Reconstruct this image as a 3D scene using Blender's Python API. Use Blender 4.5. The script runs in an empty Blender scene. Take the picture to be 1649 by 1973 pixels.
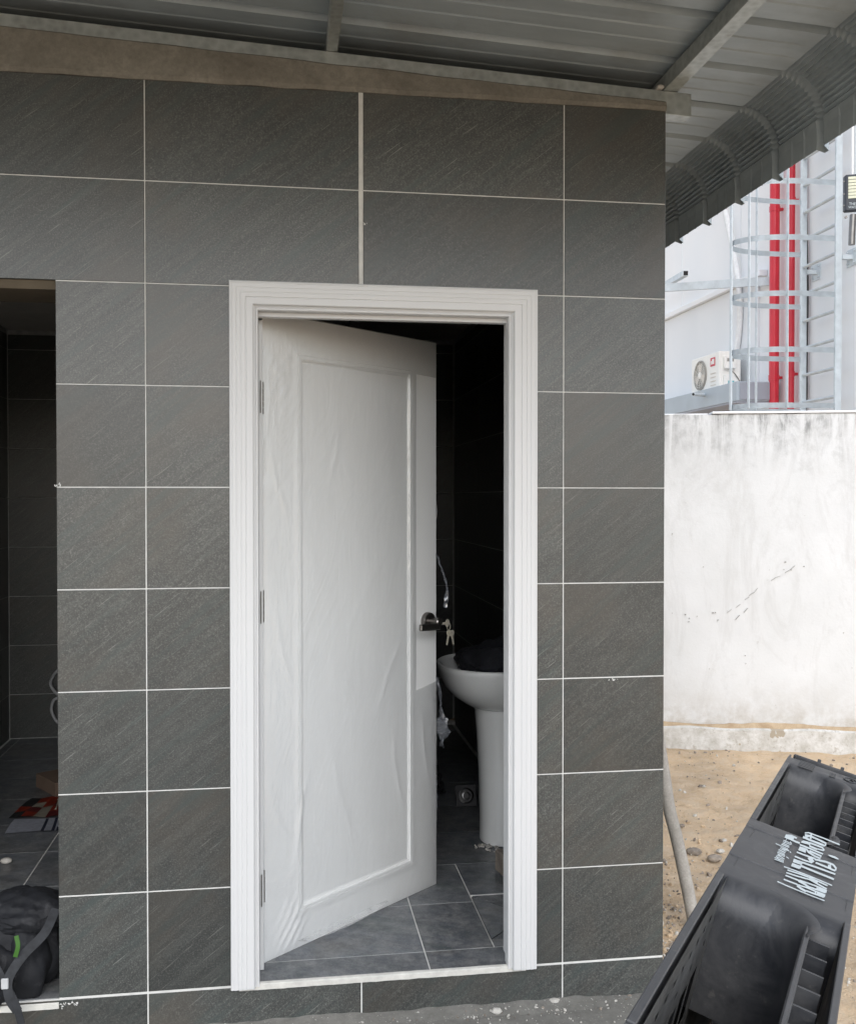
import bpy, bmesh, math, random
from mathutils import Vector, Matrix, noise
random.seed(7)
R = math.radians
sc = bpy.context.scene
col = sc.collection

# ------------------------------------------------------------ camera
cam_d = bpy.data.cameras.new('camera')
cam = bpy.data.objects.new('camera', cam_d)
col.objects.link(cam)
CAM = Vector((-.2385, -2.9953, 1.4691))
yaw, pit = .1471, -.0145
fw = Vector((math.sin(yaw)*math.cos(pit), math.cos(yaw)*math.cos(pit), math.sin(pit)))
rt = Vector((math.cos(yaw), -math.sin(yaw), 0))
up = rt.cross(fw)
cam.matrix_world = Matrix(((rt.x, up.x, -fw.x, CAM.x), (rt.y, up.y, -fw.y, CAM.y), (rt.z, up.z, -fw.z, CAM.z), (0, 0, 0, 1)))
cam_d.sensor_fit = 'HORIZONTAL'
cam_d.sensor_width = 36
cam_d.lens = 36*1900/1649
cam_d.clip_start = .05
cam_d.clip_end = 600
sc.camera = cam

# ------------------------------------------------------------ sky, sun, exposure
SUN_EL, SUN_AZ = 40, 180          # azimuth clockwise from +Y
w = bpy.data.worlds.new('World'); sc.world = w; w.use_nodes = True
wn = w.node_tree.nodes; wl = w.node_tree.links
sky = wn.new('ShaderNodeTexSky'); sky.sky_type = 'NISHITA'; sky.sun_disc = False
sky.sun_elevation = R(SUN_EL); sky.sun_rotation = R(SUN_AZ); sky.air_density = 1; sky.dust_density = 1.5; sky.ozone_density = 1
hs = wn.new('ShaderNodeHueSaturation'); hs.inputs['Saturation'].default_value = .46
wl.new(sky.outputs[0], hs.inputs['Color']); wl.new(hs.outputs[0], wn['Background'].inputs[0])
wn['Background'].inputs[1].default_value = .15
sun_d = bpy.data.lights.new('sun', 'SUN'); sun_d.energy = .75; sun_d.angle = R(40); sun_d.color = (.97, .985, 1)
sun = bpy.data.objects.new('sun', sun_d); col.objects.link(sun)
sd = Vector((math.sin(R(SUN_AZ))*math.cos(R(SUN_EL)), math.cos(R(SUN_AZ))*math.cos(R(SUN_EL)), math.sin(R(SUN_EL))))
sun.rotation_euler = sd.to_track_quat('Z', 'Y').to_euler()
sun.location = (0, -6, 12)
sc.view_settings.view_transform = 'Standard'
sc.view_settings.look = 'None'
sc.view_settings.exposure = .92
sc.view_settings.gamma = 1
sc.view_settings.use_curve_mapping = False

# ------------------------------------------------------------ helpers
WP = {}                                    # world position of every object made
def wpos(o): return WP.get(o.name, Vector((0, 0, 0)))
def tag(o, label=None, cat=None, group=None, kind=None):
    if label: o['label'] = label
    if cat: o['category'] = cat
    if group: o['group'] = group
    if kind: o['kind'] = kind
    return o
def empty(name, loc, label, cat, group=None):
    o = bpy.data.objects.new(name, None); col.objects.link(o)
    o.location = loc; o.empty_display_size = .1
    WP[o.name] = Vector(loc)
    return tag(o, label, cat, group)
def link_mesh(name, me, center, parent=None):
    o = bpy.data.objects.new(name, me); col.objects.link(o)
    if parent is not None:
        o.parent = parent; o.location = Vector(center) - wpos(parent)
    else:
        o.location = center
    WP[o.name] = Vector(center)
    return o
def obj(name, bm, mat, parent=None, smooth=False, M=None, base=False):
    """bm is in world coordinates (or local when M is given)"""
    if M is not None: bm.transform(M)
    if not bm.verts: raise Exception(name)
    lo = Vector([min(v.co[i] for v in bm.verts) for i in range(3)])
    hi = Vector([max(v.co[i] for v in bm.verts) for i in range(3)])
    c = (lo+hi)/2
    if base: c.z = lo.z
    bmesh.ops.translate(bm, verts=bm.verts, vec=-c)
    bmesh.ops.recalc_face_normals(bm, faces=bm.faces)
    me = bpy.data.meshes.new(name); bm.to_mesh(me); bm.free()
    if smooth:
        for p in me.polygons: p.use_smooth = True
        me.set_sharp_from_angle(angle=R(38))
    for m in (mat if isinstance(mat, (list, tuple)) else [mat]): me.materials.append(m)
    return link_mesh(name, me, c, parent)
def BM(): return bmesh.new()
def box(bm, x0, x1, y0, y1, z0, z1, bev=0, M=None, mi=0):
    vs = [bm.verts.new((x, y, z)) for z in (z0, z1) for y in (y0, y1) for x in (x0, x1)]
    fs = [bm.faces.new([vs[i] for i in f]) for f in ((0, 2, 3, 1), (4, 5, 7, 6), (0, 1, 5, 4), (1, 3, 7, 5), (3, 2, 6, 7), (2, 0, 4, 6))]
    for f in fs: f.material_index = mi
    if bev:
        es = list({e for f in fs for e in f.edges})
        r_ = bmesh.ops.bevel(bm, geom=es, offset=bev, segments=1, affect='EDGES', profile=.5)
        vs = list({v for f in r_['faces'] for v in f.verts})
    if M is not None: bmesh.ops.transform(bm, matrix=M, verts=vs)
    return vs
def tube(bm, pts, r, n=8, cap=True):
    pts = [Vector(p) for p in pts]
    rs = r if isinstance(r, (list, tuple)) else [r]*len(pts)
    rings = []; prev = None
    for i, p in enumerate(pts):
        d = (pts[min(i+1, len(pts)-1)]-pts[max(i-1, 0)]).normalized()
        if prev is None:
            a = Vector((0, 0, 1)) if abs(d.z) < .9 else Vector((1, 0, 0))
            u = d.cross(a).normalized()
        else:
            u = (prev-d*prev.dot(d)).normalized()
        prev = u; v = d.cross(u)
        rings.append([bm.verts.new(p+(u*math.cos(t)+v*math.sin(t))*rs[i]) for t in [2*math.pi*k/n for k in range(n)]])
    for a, b in zip(rings, rings[1:]):
        for k in range(n): bm.faces.new((a[k], a[(k+1) % n], b[(k+1) % n], b[k]))
    if cap: bm.faces.new(rings[0][::-1]); bm.faces.new(rings[-1])
def curve(pts, n=6):
    """Catmull-Rom"""
    P = [Vector(p) for p in pts]; P = [P[0]*2-P[1]]+P+[P[-1]*2-P[-2]]; out = []
    for i in range(1, len(P)-2):
        for k in range(n):
            t = k/n
            out.append(.5*((2*P[i])+(P[i+1]-P[i-1])*t+(2*P[i-1]-5*P[i]+4*P[i+1]-P[i+2])*t*t+(3*P[i]-P[i-1]-3*P[i+1]+P[i+2])*t**3))
    out.append(P[-2]); return out
def bar(bm, a, b, wd, ht, upv=(0, 0, 1)):
    a, b = Vector(a), Vector(b); d = (b-a); L = d.length; d.normalize()
    s = d.cross(Vector(upv)).normalized(); u_ = s.cross(d)
    M = Matrix(((d.x, s.x, u_.x, a.x), (d.y, s.y, u_.y, a.y), (d.z, s.z, u_.z, a.z), (0, 0, 0, 1)))
    return box(bm, 0, L, -wd/2, wd/2, -ht/2, ht/2, M=M)
def lathe(bm, prof, n=24, M=None, close=True):
    rings = [[bm.verts.new((r_*math.cos(2*math.pi*k/n), r_*math.sin(2*math.pi*k/n), z)) for k in range(n)] for r_, z in prof]
    for a, b in zip(rings, rings[1:]):
        for k in range(n): bm.faces.new((a[k], a[(k+1) % n], b[(k+1) % n], b[k]))
    if close: bm.faces.new(rings[0][::-1]); bm.faces.new(rings[-1])
    if M is not None: bmesh.ops.transform(bm, matrix=M, verts=[v for q in rings for v in q])
def frame_M(o, x, y, z):
    x, y, z = Vector(x), Vector(y), Vector(z)
    return Matrix(((x.x, y.x, z.x, o[0]), (x.y, y.y, z.y, o[1]), (x.z, y.z, z.z, o[2]), (0, 0, 0, 1)))

# ------------------------------------------------------------ materials
class NT:
    def __init__(s, name):
        s.m = bpy.data.materials.new(name); s.m.use_nodes = True
        s.t = s.m.node_tree; s.n = s.t.nodes; s.b = s.n['Principled BSDF']; s.out = s.n['Material Output']
    def new(s, ty, **k):
        q = s.n.new(ty)
        for a, v in k.items(): setattr(q, a, v)
        return q
    def link(s, a, b): s.t.links.new(a, b)
    def coord(s, scale=(1, 1, 1), rot=(0, 0, 0), which='Object', rnd=False, world=False):
        if world: src = s.new('ShaderNodeNewGeometry').outputs['Position']
        else: src = s.new('ShaderNodeTexCoord').outputs[which]
        if rnd:
            oi = s.new('ShaderNodeObjectInfo'); a = s.new('ShaderNodeVectorMath', operation='SCALE')
            cc = s.new('ShaderNodeCombineXYZ')
            mm = s.new('ShaderNodeMath', operation='MULTIPLY'); mm.inputs[1].default_value = 37.7; s.link(oi.outputs['Random'], mm.inputs[0])
            s.link(oi.outputs['Random'], cc.inputs[0]); s.link(oi.outputs['Random'], cc.inputs[1]); s.link(oi.outputs['Random'], cc.inputs[2])
            s.link(cc.outputs[0], a.inputs[0]); a.inputs['Scale'].default_value = 37.7
            ad = s.new('ShaderNodeVectorMath', operation='ADD'); s.link(src, ad.inputs[0]); s.link(a.outputs[0], ad.inputs[1]); src = ad.outputs[0]
        r_ = s.new('ShaderNodeMapping'); r_.inputs['Rotation'].default_value = rot; s.link(src, r_.inputs[0])
        c = s.new('ShaderNodeMapping'); c.inputs['Scale'].default_value = scale; s.link(r_.outputs[0], c.inputs[0])
        return c.outputs[0]
    def noise(s, vec, scale=5, detail=4, rough=.55, dist=0):
        q = s.new('ShaderNodeTexNoise'); s.link(vec, q.inputs['Vector'])
        q.inputs['Scale'].default_value = scale; q.inputs['Detail'].default_value = detail
        q.inputs['Roughness'].default_value = rough; q.inputs['Distortion'].default_value = dist
        return q.outputs['Fac']
    def ramp(s, fac, a, b, ca=0, cb=1, interp='LINEAR'):
        q = s.new('ShaderNodeMapRange'); s.link(fac, q.inputs[0])
        q.inputs[1].default_value = a; q.inputs[2].default_value = b; q.inputs[3].default_value = ca; q.inputs[4].default_value = cb
        return q.outputs[0]
    def mix(s, fac, a, b, mode='MIX'):
        q = s.new('ShaderNodeMix', data_type='RGBA', blend_type=mode)
        for inp, v in ((q.inputs[0], fac), (q.inputs[6], a), (q.inputs[7], b)):
            if isinstance(v, (int, float)): inp.default_value = v
            elif isinstance(v, tuple): inp.default_value = (*v, 1)
            else: s.link(v, inp)
        return q.outputs[2]
    def math(s, op, a, b=0):
        q = s.new('ShaderNodeMath', operation=op)
        for inp, v in ((q.inputs[0], a), (q.inputs[1], b)):
            if isinstance(v, (int, float)): inp.default_value = v
            else: s.link(v, inp)
        return q.outputs[0]
    def bump(s, h, strength=.3, dist=.002):
        q = s.new('ShaderNodeBump'); q.inputs['Strength'].default_value = strength; q.inputs['Distance'].default_value = dist
        s.link(h, q.inputs['Height']); s.link(q.outputs[0], s.b.inputs['Normal']); return q
    def base(s, c):
        if isinstance(c, tuple): s.b.inputs['Base Color'].default_value = (*c, 1)
        else: s.link(c, s.b.inputs['Base Color'])
def simple(name, c, rough=.5, metal=0, var=.12, vs=6, bump=0, bs=60, spec=.5):
    t = NT(name); v = t.coord()
    f = t.ramp(t.noise(v, vs, 5, .6), .3, .7, 1-var, 1+var)
    cc = t.new('ShaderNodeMix', data_type='RGBA', blend_type='MULTIPLY'); cc.inputs[0].default_value = 1
    cc.inputs[6].default_value = (*c, 1); t.link(f, cc.inputs[7]); t.base(cc.outputs[2])
    t.b.inputs['Roughness'].default_value = rough; t.b.inputs['Metallic'].default_value = metal
    t.b.inputs['Specular IOR Level'].default_value = spec
    if bump: t.bump(t.noise(v, bs, 4, .6), bump, .002)
    return t.m
def tile_mat(name, rot, axis, dust=0., base=(.049, .0525, .0505), rough=.34):
    """dark slate-look porcelain: diagonal streaks, fine grain. axis = stretch scale along the streak"""
    t = NT(name)
    v0 = t.coord(rnd=True); vr = t.coord(scale=axis, rot=rot, rnd=True)
    big = t.noise(v0, 3.5, 3, .6)
    st = t.noise(vr, 5.5, 6, .60, .6)
    hue = t.noise(v0, 2.1, 4, .6)
    hue2 = t.noise(t.coord(scale=axis, rot=rot, rnd=True), 2.6, 4, .6)
    fine = t.noise(v0, 230, 3, .8)
    mid = t.noise(v0, 95, 3, .7)
    c = t.mix(t.ramp(big, .32, .68), tuple(x*.80 for x in base), (base[0]*1.14, base[1]*1.12, base[2]*1.12))
    c = t.mix(t.ramp(st, .44, .66, 0, .62), c, (base[0]*1.75, base[1]*1.75, base[2]*1.70))
    c = t.mix(t.ramp(fine, .52, .72, 0, .8), c, (.19, .19, .175))
    c = t.mix(t.ramp(fine, .32, .47, .65, 0), c, tuple(x*.45 for x in base))
    c = t.mix(t.ramp(mid, .30, .46, .5, 0), c, tuple(x*.62 for x in base))
    # thin scratches along the streak
    vs_ = t.coord(scale=tuple(a*(.35 if a < 2 else 1) for a in axis), rot=rot, rnd=True)
    sc_ = t.noise(vs_, 26, 2, .5)
    c = t.mix(t.ramp(sc_, .68, .74, 0, .5), c, (.27, .27, .25))
    c = t.mix(t.ramp(hue, .50, .66, 0, .55), c, (.080, .069, .056))
    c = t.mix(t.ramp(hue2, .52, .66, 0, .5), c, (.046, .064, .062))
    oi = t.new('ShaderNodeObjectInfo')
    br = t.ramp(oi.outputs['Random'], 0, 1, .80, 1.22)
    q = t.new('ShaderNodeMix', data_type='RGBA', blend_type='MULTIPLY'); q.inputs[0].default_value = 1
    t.link(c, q.inputs[6]); t.link(br, q.inputs[7]); c = q.outputs[2]
    if dust:
        d = t.noise(t.coord(world=True), 15, 8, .78, .1)
        d2 = t.noise(t.coord(world=True), 40, 4, .7)
        dd = t.math('MULTIPLY', t.ramp(d, .42, .66, 0, dust), t.ramp(d2, .3, .7, .5, 1.2))
        c = t.mix(dd, c, (.36, .36, .35))
    t.base(c)
    t.b.inputs['Roughness'].default_value = rough; t.b.inputs['Specular IOR Level'].default_value = .75
    t.bump(t.math('ADD', t.math('MULTIPLY', st, .5), t.math('MULTIPLY', mid, .5)), .35, .0016)
    return t.m
# streaks climb to the right: on a front (XZ) tile, turn about Y, then squash X
M_tile = tile_mat('slate_tile_wall', (0, R(38), 0), (.9, 1, 11))
M_tile_side = tile_mat('slate_tile_side', (R(38), 0, 0), (1, .9, 11))
M_tile_floor = tile_mat('slate_tile_floor', (0, 0, R(30)), (1, 5, 1), dust=.5, base=(.070, .080, .096), rough=.36)
M_grout = simple('pale_grout', (.63, .63, .61), .85, var=.12, vs=25, bump=.3)
M_grout_dark = simple('grey_grout', (.42, .42, .41), .85, var=.2, vs=25)
M_plaster_w = simple('white_threshold', (.62, .61, .57), .8, var=.12, vs=30, bump=.6, bs=90)
def white_paint():
    t = NT('white_joinery'); v = t.coord(world=True, scale=(1, 1, .12))
    f = t.noise(v, 14, 5, .6)
    t.base((.66, .665, .67))
    t.b.inputs['Roughness'].default_value = .38
    t.bump(t.noise(t.coord(world=True, scale=(1, 1, .05)), 160, 3, .6), .03, .0006)
    return t.m
M_white = white_paint()
def door_mat():
    t = NT('white_door_skin')
    f = t.noise(t.coord(world=True, scale=(1, 1, .25)), 6, 5, .6)
    t.base(t.mix(t.ramp(f, .35, .7), (.86, .87, .865), (.89, .90, .895)))
    t.b.inputs['Roughness'].default_value = .42
    g = t.noise(t.coord(world=True, scale=(1, 1, .03)), 220, 4, .7)
    t.bump(g, .12, .001)
    return t.m
M_door = door_mat()
def film_mat():
    t = NT('clear_plastic_film')
    tr = t.new('ShaderNodeBsdfTransparent'); tr.inputs[0].default_value = (.996, .998, 1, 1)
    gl = t.new('ShaderNodeBsdfGlossy'); gl.inputs['Roughness'].default_value = .09
    lw = t.new('ShaderNodeLayerWeight'); lw.inputs['Blend'].default_value = .22
    v = t.coord(world=True, scale=(1, 1, .45), rot=(0, R(-25), 0))
    v2 = t.coord(world=True, scale=(1, 1, .12))
    h = t.math('ADD', t.noise(v, 7, 4, .55, 1.5), t.math('MULTIPLY', t.noise(v2, 38, 3, .5, .8), .25))
    bp = t.new('ShaderNodeBump'); bp.inputs['Strength'].default_value = .6; bp.inputs['Distance'].default_value = .012
    t.link(h, bp.inputs['Height'])
    for q in (gl, lw): t.link(bp.outputs[0], q.inputs['Normal'])
    df = t.new('ShaderNodeBsdfDiffuse'); df.inputs[0].default_value = (.96, .975, .98, 1)
    bq = t.new('ShaderNodeBump'); bq.inputs['Strength'].default_value = .8; bq.inputs['Distance'].default_value = .022; t.link(h, bq.inputs['Height']); t.link(bq.outputs[0], df.inputs['Normal'])
    m1 = t.new('ShaderNodeMixShader'); m1.inputs[0].default_value = .26
    t.link(tr.outputs[0], m1.inputs[1]); t.link(df.outputs[0], m1.inputs[2])
    m2 = t.new('ShaderNodeMixShader'); f = t.math('ADD', t.math('MULTIPLY', lw.outputs['Fresnel'], .9), .05)
    t.link(f, m2.inputs[0]); t.link(m1.outputs[0], m2.inputs[1]); t.link(gl.outputs[0], m2.inputs[2])
    t.link(m2.outputs[0], t.out.inputs[0])
    return t.m
M_film = film_mat()
M_ceramic = simple('white_ceramic', (.80, .81, .80), .12, var=.03, vs=3, spec=.6)
M_steel = simple('satin_steel', (.20, .19, .18), .30, 1, var=.1, vs=20)
M_steel_dark = simple('hinge_steel', (.15, .14, .12), .5, .4, var=.3, vs=60)
M_key = simple('nickel_key', (.62, .58, .48), .35, .3, var=.15, vs=80)
def galv(name, c=(.42, .45, .44), rough=.42, rust=0.):
    t = NT(name); v = t.coord(world=True)
    vo = t.new('ShaderNodeTexVoronoi'); vo.inputs['Scale'].default_value = 45; t.link(v, vo.inputs[0])
    f = t.math('ADD', t.math('MULTIPLY', vo.outputs['Distance'], .6), t.noise(v, 9, 5, .7))
    cc = t.mix(t.ramp(f, .3, 1.1), tuple(x*.62 for x in c), tuple(x*1.12 for x in c))
    if rust: cc = t.mix(t.ramp(t.noise(v, 6, 6, .75), .56, .68, 0, rust), cc, (.16, .085, .045))
    t.base(cc); t.b.inputs['Roughness'].default_value = rough; t.b.inputs['Metallic'].default_value = .55
    return t.m
M_galv = galv('galvanised_steel', rust=.35)
def sheet_mat():
    t = NT('grey_roof_sheet'); v = t.coord(world=True, scale=(.18, 1, 1))
    f = t.noise(v, 9, 5, .65); d = t.noise(t.coord(world=True), 3, 5, .7)
    cc = t.mix(t.ramp(f, .3, .7), (.31, .36, .39), (.42, .48, .515))
    cc = t.mix(t.ramp(d, .5, .72, 0, .4), cc, (.20, .195, .18))
    t.base(cc); t.b.inputs['Roughness'].default_value = .42; t.b.inputs['Metallic'].default_value = .15
    return t.m
M_sheet = sheet_mat()
def concrete(name, a, b, sc_=4, rough=.9, bump=.4, speck=0.):
    t = NT(name); v = t.coord(world=True)
    f = t.noise(v, sc_, 8, .68, .4); g = t.noise(v, sc_*14, 5, .7)
    cc = t.mix(t.ramp(f, .34, .68), a, b); cc = t.mix(t.ramp(g, .35, .6, .35, 0), cc, tuple(x*.6 for x in a))
    if speck: cc = t.mix(t.ramp(t.noise(v, 150, 2, .6), .66, .72, 0, speck), cc, (.62, .6, .55))
    t.base(cc); t.b.inputs['Roughness'].default_value = rough
    t.bump(t.math('ADD', f, t.math('MULTIPLY', g, .5)), bump, .006)
    return t.m
M_band = concrete('brown_mortar', (.165, .152, .128), (.29, .272, .232), 5)
M_conc = concrete('raw_concrete', (.24, .23, .21), (.34, .33, .30), 4)
M_apron = concrete('dusty_concrete', (.15, .146, .130), (.25, .243, .222), 3, speck=.6)
def dirt_mat():
    t = NT('sandy_dirt'); v = t.coord(world=True)
    f = t.noise(v, 1.1, 9, .66, .5); g = t.noise(v, 13, 8, .76, .2); k = t.noise(v, 90, 4, .75)
    cc = t.mix(t.ramp(f, .36, .62), (.50, .37, .24), (.78, .58, .375))
    cc = t.mix(t.ramp(g, .42, .66, 0, .6), cc, (.68, .57, .44))
    cc = t.mix(t.ramp(g, .28, .42, .55, 0), cc, (.24, .175, .12))
    cc = t.mix(t.ramp(k, .58, .70, 0, .55), cc, (.66, .60, .52))
    cc = t.mix(t.ramp(k, .30, .42, .5, 0), cc, (.19, .15, .11))
    t.base(cc); t.b.inputs['Roughness'].default_value = .95
    t.bump(t.math('ADD', g, t.math('MULTIPLY', k, .6)), 1.0, .018)
    return t.m
M_dirt = dirt_mat()
M_stone = concrete('grey_stone', (.17, .145, .12), (.36, .31, .26), 12)
M_chip = concrete('pale_rubble', (.45, .43, .39), (.62, .60, .56), 20)
def bwall_mat():
    t = NT('weathered_white_plaster'); v = t.coord(world=True)
    sep = t.new('ShaderNodeSeparateXYZ'); t.link(v, sep.inputs[0]); z = sep.outputs[2]
    m = t.noise(v, 2.2, 8, .62, .1)
    cc = t.mix(t.ramp(m, .35, .65), (.60, .61, .615), (.66, .67, .68))
    vs_ = t.coord(world=True, scale=(1, 1, .16))
    stn = t.noise(vs_, 12, 7, .72, .7); blot = t.noise(v, 6.5, 9, .74, .2)
    top = t.ramp(z, 1.52, 2.0); top = t.math('POWER', top, 2.0)
    a = t.math('MULTIPLY', top, t.ramp(stn, .42, .64, .05, 1.35))
    a = t.math('MULTIPLY', a, t.ramp(blot, .38, .60, .25, 1.5))
    q = t.new('ShaderNodeClamp'); t.link(a, q.inputs[0])
    cc = t.mix(q.outputs[0], cc, (.22, .225, .225))
    mid = t.math('MULTIPLY', t.ramp(z, 1.15, 1.8), t.ramp(blot, .54, .66, 0, .4))
    cc = t.mix(mid, cc, (.38, .385, .38))
    bot = t.math('POWER', t.ramp(z, .42, .03), 2.0)
    b_ = t.math('MULTIPLY', bot, t.ramp(blot, .40, .62, .15, 1.0))
    cc = t.mix(b_, cc, (.40, .37, .33))
    sm = t.noise(t.coord(world=True, scale=(1, 1, .3)), 3.3, 7, .8, 1.2)
    cc = t.mix(t.ramp(sm, .50, .66, 0, .5), cc, (.49, .49, .485))
    pits = t.noise(v, 38, 2, .5)
    cc = t.mix(t.ramp(pits, .755, .79, 0, .8), cc, (.33, .32, .30))
    t.base(cc); t.b.inputs['Roughness'].default_value = .9
    t.bump(t.math('ADD', m, t.math('MULTIPLY', t.noise(v, 60, 5, .7), .4)), .5, .006)
    return t.m
M_bwall = bwall_mat()
def plinth_mat():
    t = NT('chipped_plinth_plaster'); v = t.coord(world=True)
    f = t.noise(v, 9, 8, .72, .1); cc = t.mix(t.ramp(f, .35, .6), (.40, .385, .35), (.60, .595, .58)); cc = t.mix(t.ramp(t.noise(v, 30, 5, .7), .56, .64, 0, .6), cc, (.30, .27, .22))
    p = t.noise(v, 5.5, 4, .6, .1); cc = t.mix(t.ramp(p, .625, .635, 0, .9), cc, (.34, .29, .22))
    t.base(cc); t.b.inputs['Roughness'].default_value = .9; t.bump(f, .7, .01); return t.m
M_plinth = plinth_mat()
M_sand = concrete('brown_sand', (.36, .26, .16), (.52, .41, .28), 14)
def wh_mat(name, a, b):
    t = NT(name); v = t.coord(world=True, scale=(1, 1, .3))
    f = t.noise(v, .9, 5, .6, .4); t.base(t.mix(t.ramp(f, .35, .68), a, b)); t.b.inputs['Roughness'].default_value = .6
    t.bump(t.noise(v, 3, 3), .15, .01); return t.m
M_wh = wh_mat('warehouse_wall_paint', (.82, .845, .87), (.88, .89, .90))
M_annex = wh_mat('pale_grey_wall_paint', (.76, .785, .81), (.81, .83, .85))
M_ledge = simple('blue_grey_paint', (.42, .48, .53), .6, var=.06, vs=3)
M_ledge_shade = simple('shaded_ledge_grey', (.32, .34, .39), .6, var=.06, vs=3)  # ledge grey darkened: shade coloured into its end and underside; cable shares it
M_galvw = simple('pale_galvanised', (.58, .63, .66), .5, .2, var=.12, vs=9)
M_red = simple('red_pipe_paint', (.62, .025, .045), .3, var=.08, vs=5)
M_acw = simple('cream_white_enamel', (.80, .79, .75), .4, var=.03)
M_acg = simple('grille_grey', (.30, .29, .26), .5, var=.1)
M_badge = simple('red_badge', (.55, .05, .08), .5, var=.05)
M_cyan = simple('teal_sticker', (.12, .42, .45), .5, var=.05)
M_lag = simple('white_lagging', (.76, .77, .77), .7, var=.08, vs=20, bump=.3)
M_blackcable = simple('black_cable', (.03, .03, .033), .6)
M_tubeend = simple('dark_hollow', (.02, .02, .02), .9)
M_lampbody = simple('charcoal_casting', (.035, .04, .05), .5, var=.1)
M_led = simple('pale_led_panel', (.62, .62, .48), .35, var=.06, vs=30)
def plastic_black():
    t = NT('dusty_black_plastic'); v = t.coord(world=True)
    f = t.noise(v, 11, 7, .72, .8); g = t.noise(v, 55, 5, .75)
    cc = t.mix(t.ramp(f, .40, .72, 0, .6), (.030, .032, .037), (.13, .13, .13))
    cc = t.mix(t.ramp(g, .60, .75, 0, .35), cc, (.20, .19, .17))
    t.base(cc); t.b.inputs['Roughness'].default_value = .42
    t.link(t.ramp(f, .35, .65, .30, .62), t.b.inputs['Roughness'])
    t.bump(g, .12, .002); return t.m
M_black = plastic_black()
M_dusty_lit = simple('lit_dusty_plastic', (.20, .20, .195), .6, var=.3, vs=18)  # dust grey, lightened to carry the light falling on the inner deck face
M_print = simple('white_print', (.52, .58, .60), .6, var=.12, vs=60)
M_pole = concrete('grey_pole', (.27, .255, .23), (.42, .40, .37), 9)
M_fab = simple('black_fabric', (.012, .013, .018), .85, var=.35, vs=14, bump=.6, bs=40)
def bag_mat():
    t = NT('dusty_black_nylon'); v = t.coord(world=True)
    f = t.noise(v, 13, 6, .7, .6); t.base(t.mix(t.ramp(f, .55, .74, 0, .8), (.006, .007, .010), (.07, .07, .075)))
    t.b.inputs['Roughness'].default_value = .75; t.bump(t.noise(v, 30, 4), .5, .006); return t.m
M_bag = bag_mat()
M_strap = simple('dark_webbing', (.025, .027, .031), .8, var=.4, vs=40)
M_green = simple('green_webbing', (.035, .12, .01), .7, var=.1)
M_card = simple('brown_cardboard', (.16, .11, .08), .85)
M_ceil = simple('ceiling_board', (.66, .62, .56), .85, var=.06)
M_lintel = simple('bare_plaster', (.11, .088, .06), .9, var=.2, vs=8)
M_hose = simple('grey_white_hose', (.50, .51, .52), .4)
M_chrome = simple('chrome', (.12, .12, .12), .3, 1)
M_paper = simple('printed_paper', (.46, .48, .54), .6, var=.15, vs=40)
M_navy = simple('navy_print', (.03, .035, .07), .6)
M_redp = simple('red_print', (.30, .035, .015), .5, var=.2, vs=30)
M_darkred = simple('dark_red_print', (.14, .02, .02), .5)
M_cream = simple('cream_print', (.36, .33, .27), .5)

# ------------------------------------------------------------ ground
def terrain(name, x0, x1, y0, y1, nx, ny, zf, mat, kind='structure'):
    bm = BM(); g = [[bm.verts.new((x0+(x1-x0)*i/nx, y0+(y1-y0)*j/ny, zf(x0+(x1-x0)*i/nx, y0+(y1-y0)*j/ny))) for i in range(nx+1)] for j in range(ny+1)]
    for j in range(ny):
        for i in range(nx): bm.faces.new((g[j][i], g[j][i+1], g[j+1][i+1], g[j+1][i]))
    return tag(obj(name, bm, mat, smooth=True), kind=kind)
GZ = -.125
# distant ground sheet, reaching the horizon
terrain('ground', -220, 220, -220, 220, 8, 8, lambda x, y: GZ-.03, M_dirt)
def dirt_z(x, y):
    e = min(1, max(0, (x-.9)*3))
    z = GZ-.004 + e*(.018*noise.noise(Vector((x*2.3, y*2.3, 0)))+.010*noise.noise(Vector((x*9, y*9, 3)))+.004*noise.noise(Vector((x*31, y*31, 7))))
    d = (y-(2.969-.264*(x-2.183)))            # piled up a little against the far wall
    z += .02*math.exp(-(d/.25)**2)*(.6+.4*noise.noise(Vector((x*5, 2, 0))))*e
    return z
terrain('dirt_yard', .6, 5.6, -3.6, 3.6, 210, 300, dirt_z, M_dirt)
terrain('concrete_apron', -4.0, 1.12, -4.6, .06, 120, 110, lambda x, y: GZ+.006+.003*noise.noise(Vector((x*4, y*4, 0))) - max(0, (x-1.0))*.25, M_apron)

# ------------------------------------------------------------ boundary wall
W0 = Vector((2.183, 2.969, 0)); WD = Vector((.967, -.256, 0)).normalized(); WN = Vector((WD.y, -WD.x, 0))
MW = frame_M(W0, WD, -WN, (0, 0, 1))          # local: x along, y away from camera
bw = empty('boundary_wall', (2.183, 2.969, GZ), 'weathered white plastered boundary wall with black mould along its top and a chipped plinth', 'wall')
bm = BM()
NS, NZ = 150, 50
grid = []
for j in range(NZ+1):
    row = []
    for i in range(NS+1):
        s = -7+12*i/NS; z = .01+(1.995-.01)*j/NZ
        y = .004*noise.noise(Vector((s*1.7, z*1.7, 0)))+.002*noise.noise(Vector((s*8, z*8, 4)))
        if j == NZ: z += .007*noise.noise(Vector((s*6, 0, 0)))
        row.append(bm.verts.new((s, y, z)))
    grid.append(row)
for j in range(NZ):
    for i in range(NS): bm.faces.new((grid[j][i], grid[j][i+1], grid[j+1][i+1], grid[j+1][i]))
back = [bm.verts.new((-7+12*i/NS, .14, 1.99)) for i in range(NS+1)]
for i in range(NS): bm.faces.new((grid[NZ][i], grid[NZ][i+1], back[i+1], back[i]))
bb = [bm.verts.new((-7+12*i/NS, .14, GZ-.1)) for i in range(NS+1)]
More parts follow.
